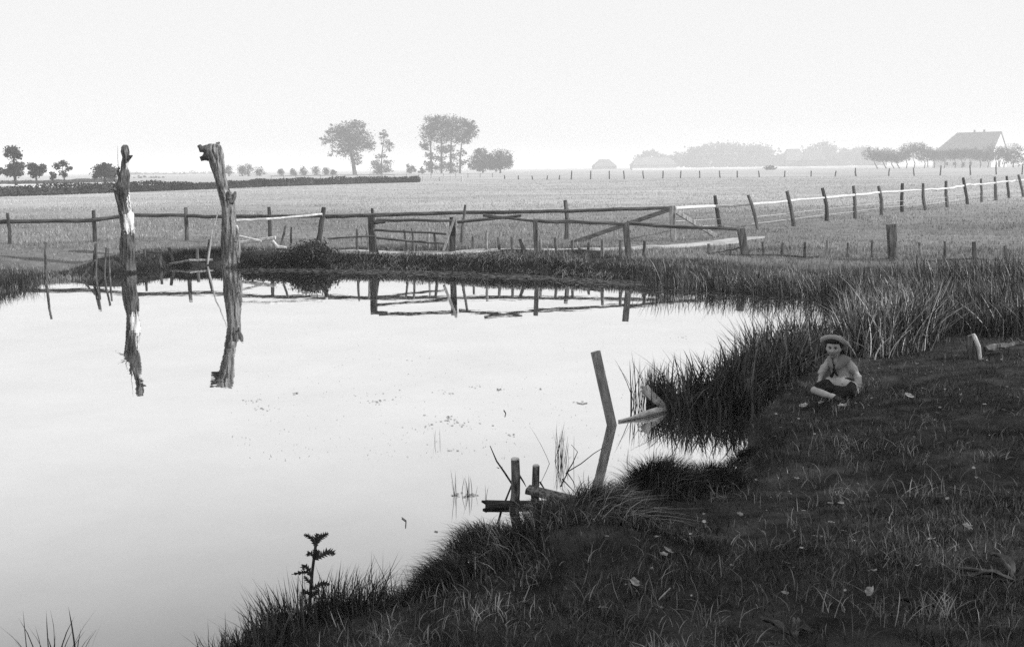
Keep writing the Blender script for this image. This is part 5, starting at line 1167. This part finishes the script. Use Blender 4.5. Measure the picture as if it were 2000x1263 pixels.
# ---- floating weed and scraps on the water
m_ = MB(); rr = np.random.default_rng(5)
def fleck(x, y, s, el=1.0):
    n_ = 6; a0 = rr.uniform(0, 6); pts = [(x + s * el * math.cos(a0 + k) * rr.uniform(.6, 1.2), y + s * math.sin(a0 + k) * rr.uniform(.6, 1.2), .004 + .002 * rr.random()) for k in np.linspace(0, 2 * PI, n_, endpoint=False)]
    m_.add(pts, [tuple(range(n_))])
FP = band([(480, 523), (700, 527), (900, 533), (1100, 541), (1300, 556), (1480, 568), (1610, 580)], 5200, .38, 0.)
FP[:, 1] -= np.abs(rr.normal(0, .55, len(FP)))
fs_ = sdist(FP[:, 0], FP[:, 1])
for p, q in zip(FP, fs_):
    if q < -.03: fleck(p[0], p[1], rr.uniform(.01, .05), 1.6)
for cx_, cy_, n_, sp in [(490, 783, 14, .06), (515, 797, 10, .06), (575, 768, 10, .03), (735, 785, 22, .06), (870, 818, 20, .10), (905, 828, 14, .12), (975, 760, 16, .03), (1055, 760, 6, .04), (930, 755, 8, .05), (865, 765, 8, .1), (815, 835, 6, .1), (790, 700, 8, .6), (1130, 785, 4, .04), (885, 880, 4, .02), (1000, 850, 5, .06), (1330, 660, 10, .08), (690, 770, 10, .3), (850, 1038, 3, .01), (890, 966, 10, .03), (917, 968, 14, .03)]:
    c = G(cx_, cy_, 0)
    for _ in range(n_): fleck(c[0] + rr.normal(0, sp), c[1] + rr.normal(0, sp), rr.uniform(.004, .013), 1.6)
for _ in range(700):
    c = G(rr.uniform(450, 1350), rr.uniform(600, 900), 0)
    if sdist(c[:1], c[1:2])[0] < -.2: fleck(c[0], c[1], rr.uniform(.003, .008))
tag(m_.build('floating_weed', 'scum'), 'dark specks of weed and scum floating on the pond', 'water weed', kind='stuff')
for pts, lab in [([(1127, 786), (1138, 788), (1147, 786)], 'tiny wavy twig floating before the plank post'), ([(984, 800), (988, 806), (986, 812)], 'tiny hooked twig floating in mid pond'), ([(785, 1010), (793, 1016), (792, 1028)], 'tiny dark twig floating nearest the near bank')]:
    P = [G(x, y, .006) for x, y in pts]; m_ = MB(); m_.tube(P, .004, 5); tag(m_.build('floating_twig', 'twig', None, P[0]), lab, 'twig')

# ------------------------------------------------------------------ shade trees on the near bank beside the photographer
def shade_tree(label, x, y, h, blobs, n, leaf=.26):
    z0 = gz(x, y); root = empty('shade_tree', (x, y, z0), label, 'tree', 'shade trees behind the near bank'); loc = np.array(root.location)
    m_ = MB(); P = wobble((x, y, z0 - .3), (x + .3, y, z0 + h * .75), 6, .02, int(x * 10)); m_.tube(P, [.30, .26, .23, .2, .16, .12, .06], 10, .1)
    bl = [(np.array([x + a, y + b_, z0 + c]), r) for a, b_, c, r in blobs]
    for c, r in bl: st_ = min(P[2:], key=lambda p: abs(p[2] - c[2] + 1.5)); m_.tube(wobble(st_, c, 4, .05, int(c[0] * 10)), [.11, .09, .07, .05, .02], 6)
    m_.build('trunk', 'bark', root)
    Vv, Tt = leaves(bl, n, leaf, .34, 40); link('crown', trimesh('crown', Vv - loc, Tt), 'leafdark', root)
shade_tree('leafy tree beside the photographer shading the near slope', 9.0, 4.5, 9, [(0, 0, 7.5, (3.2, 3.2, 2.4)), (-2.2, .5, 6.6, (2.4, 2.4, 1.6)), (2, -1, 7, (2.5, 2.5, 2)), (-.5, 2.2, 6.3, (2.2, 2.2, 1.6))], 9000)
shade_tree('leafy tree farther along the near bank shading the child', 13.5, 9.0, 10, [(0, 0, 7.5, (3.2, 3.0, 2.6)), (-2, .5, 6.5, (2.2, 2.2, 1.7)), (.5, -2, 7, (2.4, 2.4, 2)), (1, 1.2, 9.5, (2, 2, 1.6))], 5200)
shade_tree('leafy tree behind the photographer', 6.5, -2.0, 9, [(0, 0, 7.5, (3.4, 3.4, 2.5)), (-2, 1, 7, (2.6, 2.6, 1.8)), (1.5, 1.5, 8, (2.4, 2.4, 2))], 8000)

# ------------------------------------------------------------------ haze over the flat land
m_ = MB(); m_.box((0, 2400, -1.6), 8600, 5800, 33.0)
hz = bpy.data.materials.new('haze'); hz.use_nodes = True; nn = hz.node_tree.nodes; ll = hz.node_tree.links; nn.clear()
o = nn.new('ShaderNodeOutputMaterial'); pv = nn.new('ShaderNodeVolumePrincipled'); pv.inputs['Color'].default_value = (1, 1, 1, 1); pv.inputs['Density'].default_value = 0.0008; pv.inputs['Anisotropy'].default_value = 0.0
ll.new(pv.outputs[0], o.inputs['Volume'])
ho = m_.build('haze', hz); tag(ho, 'pale summer haze lying over the flat land', 'haze', kind='stuff')
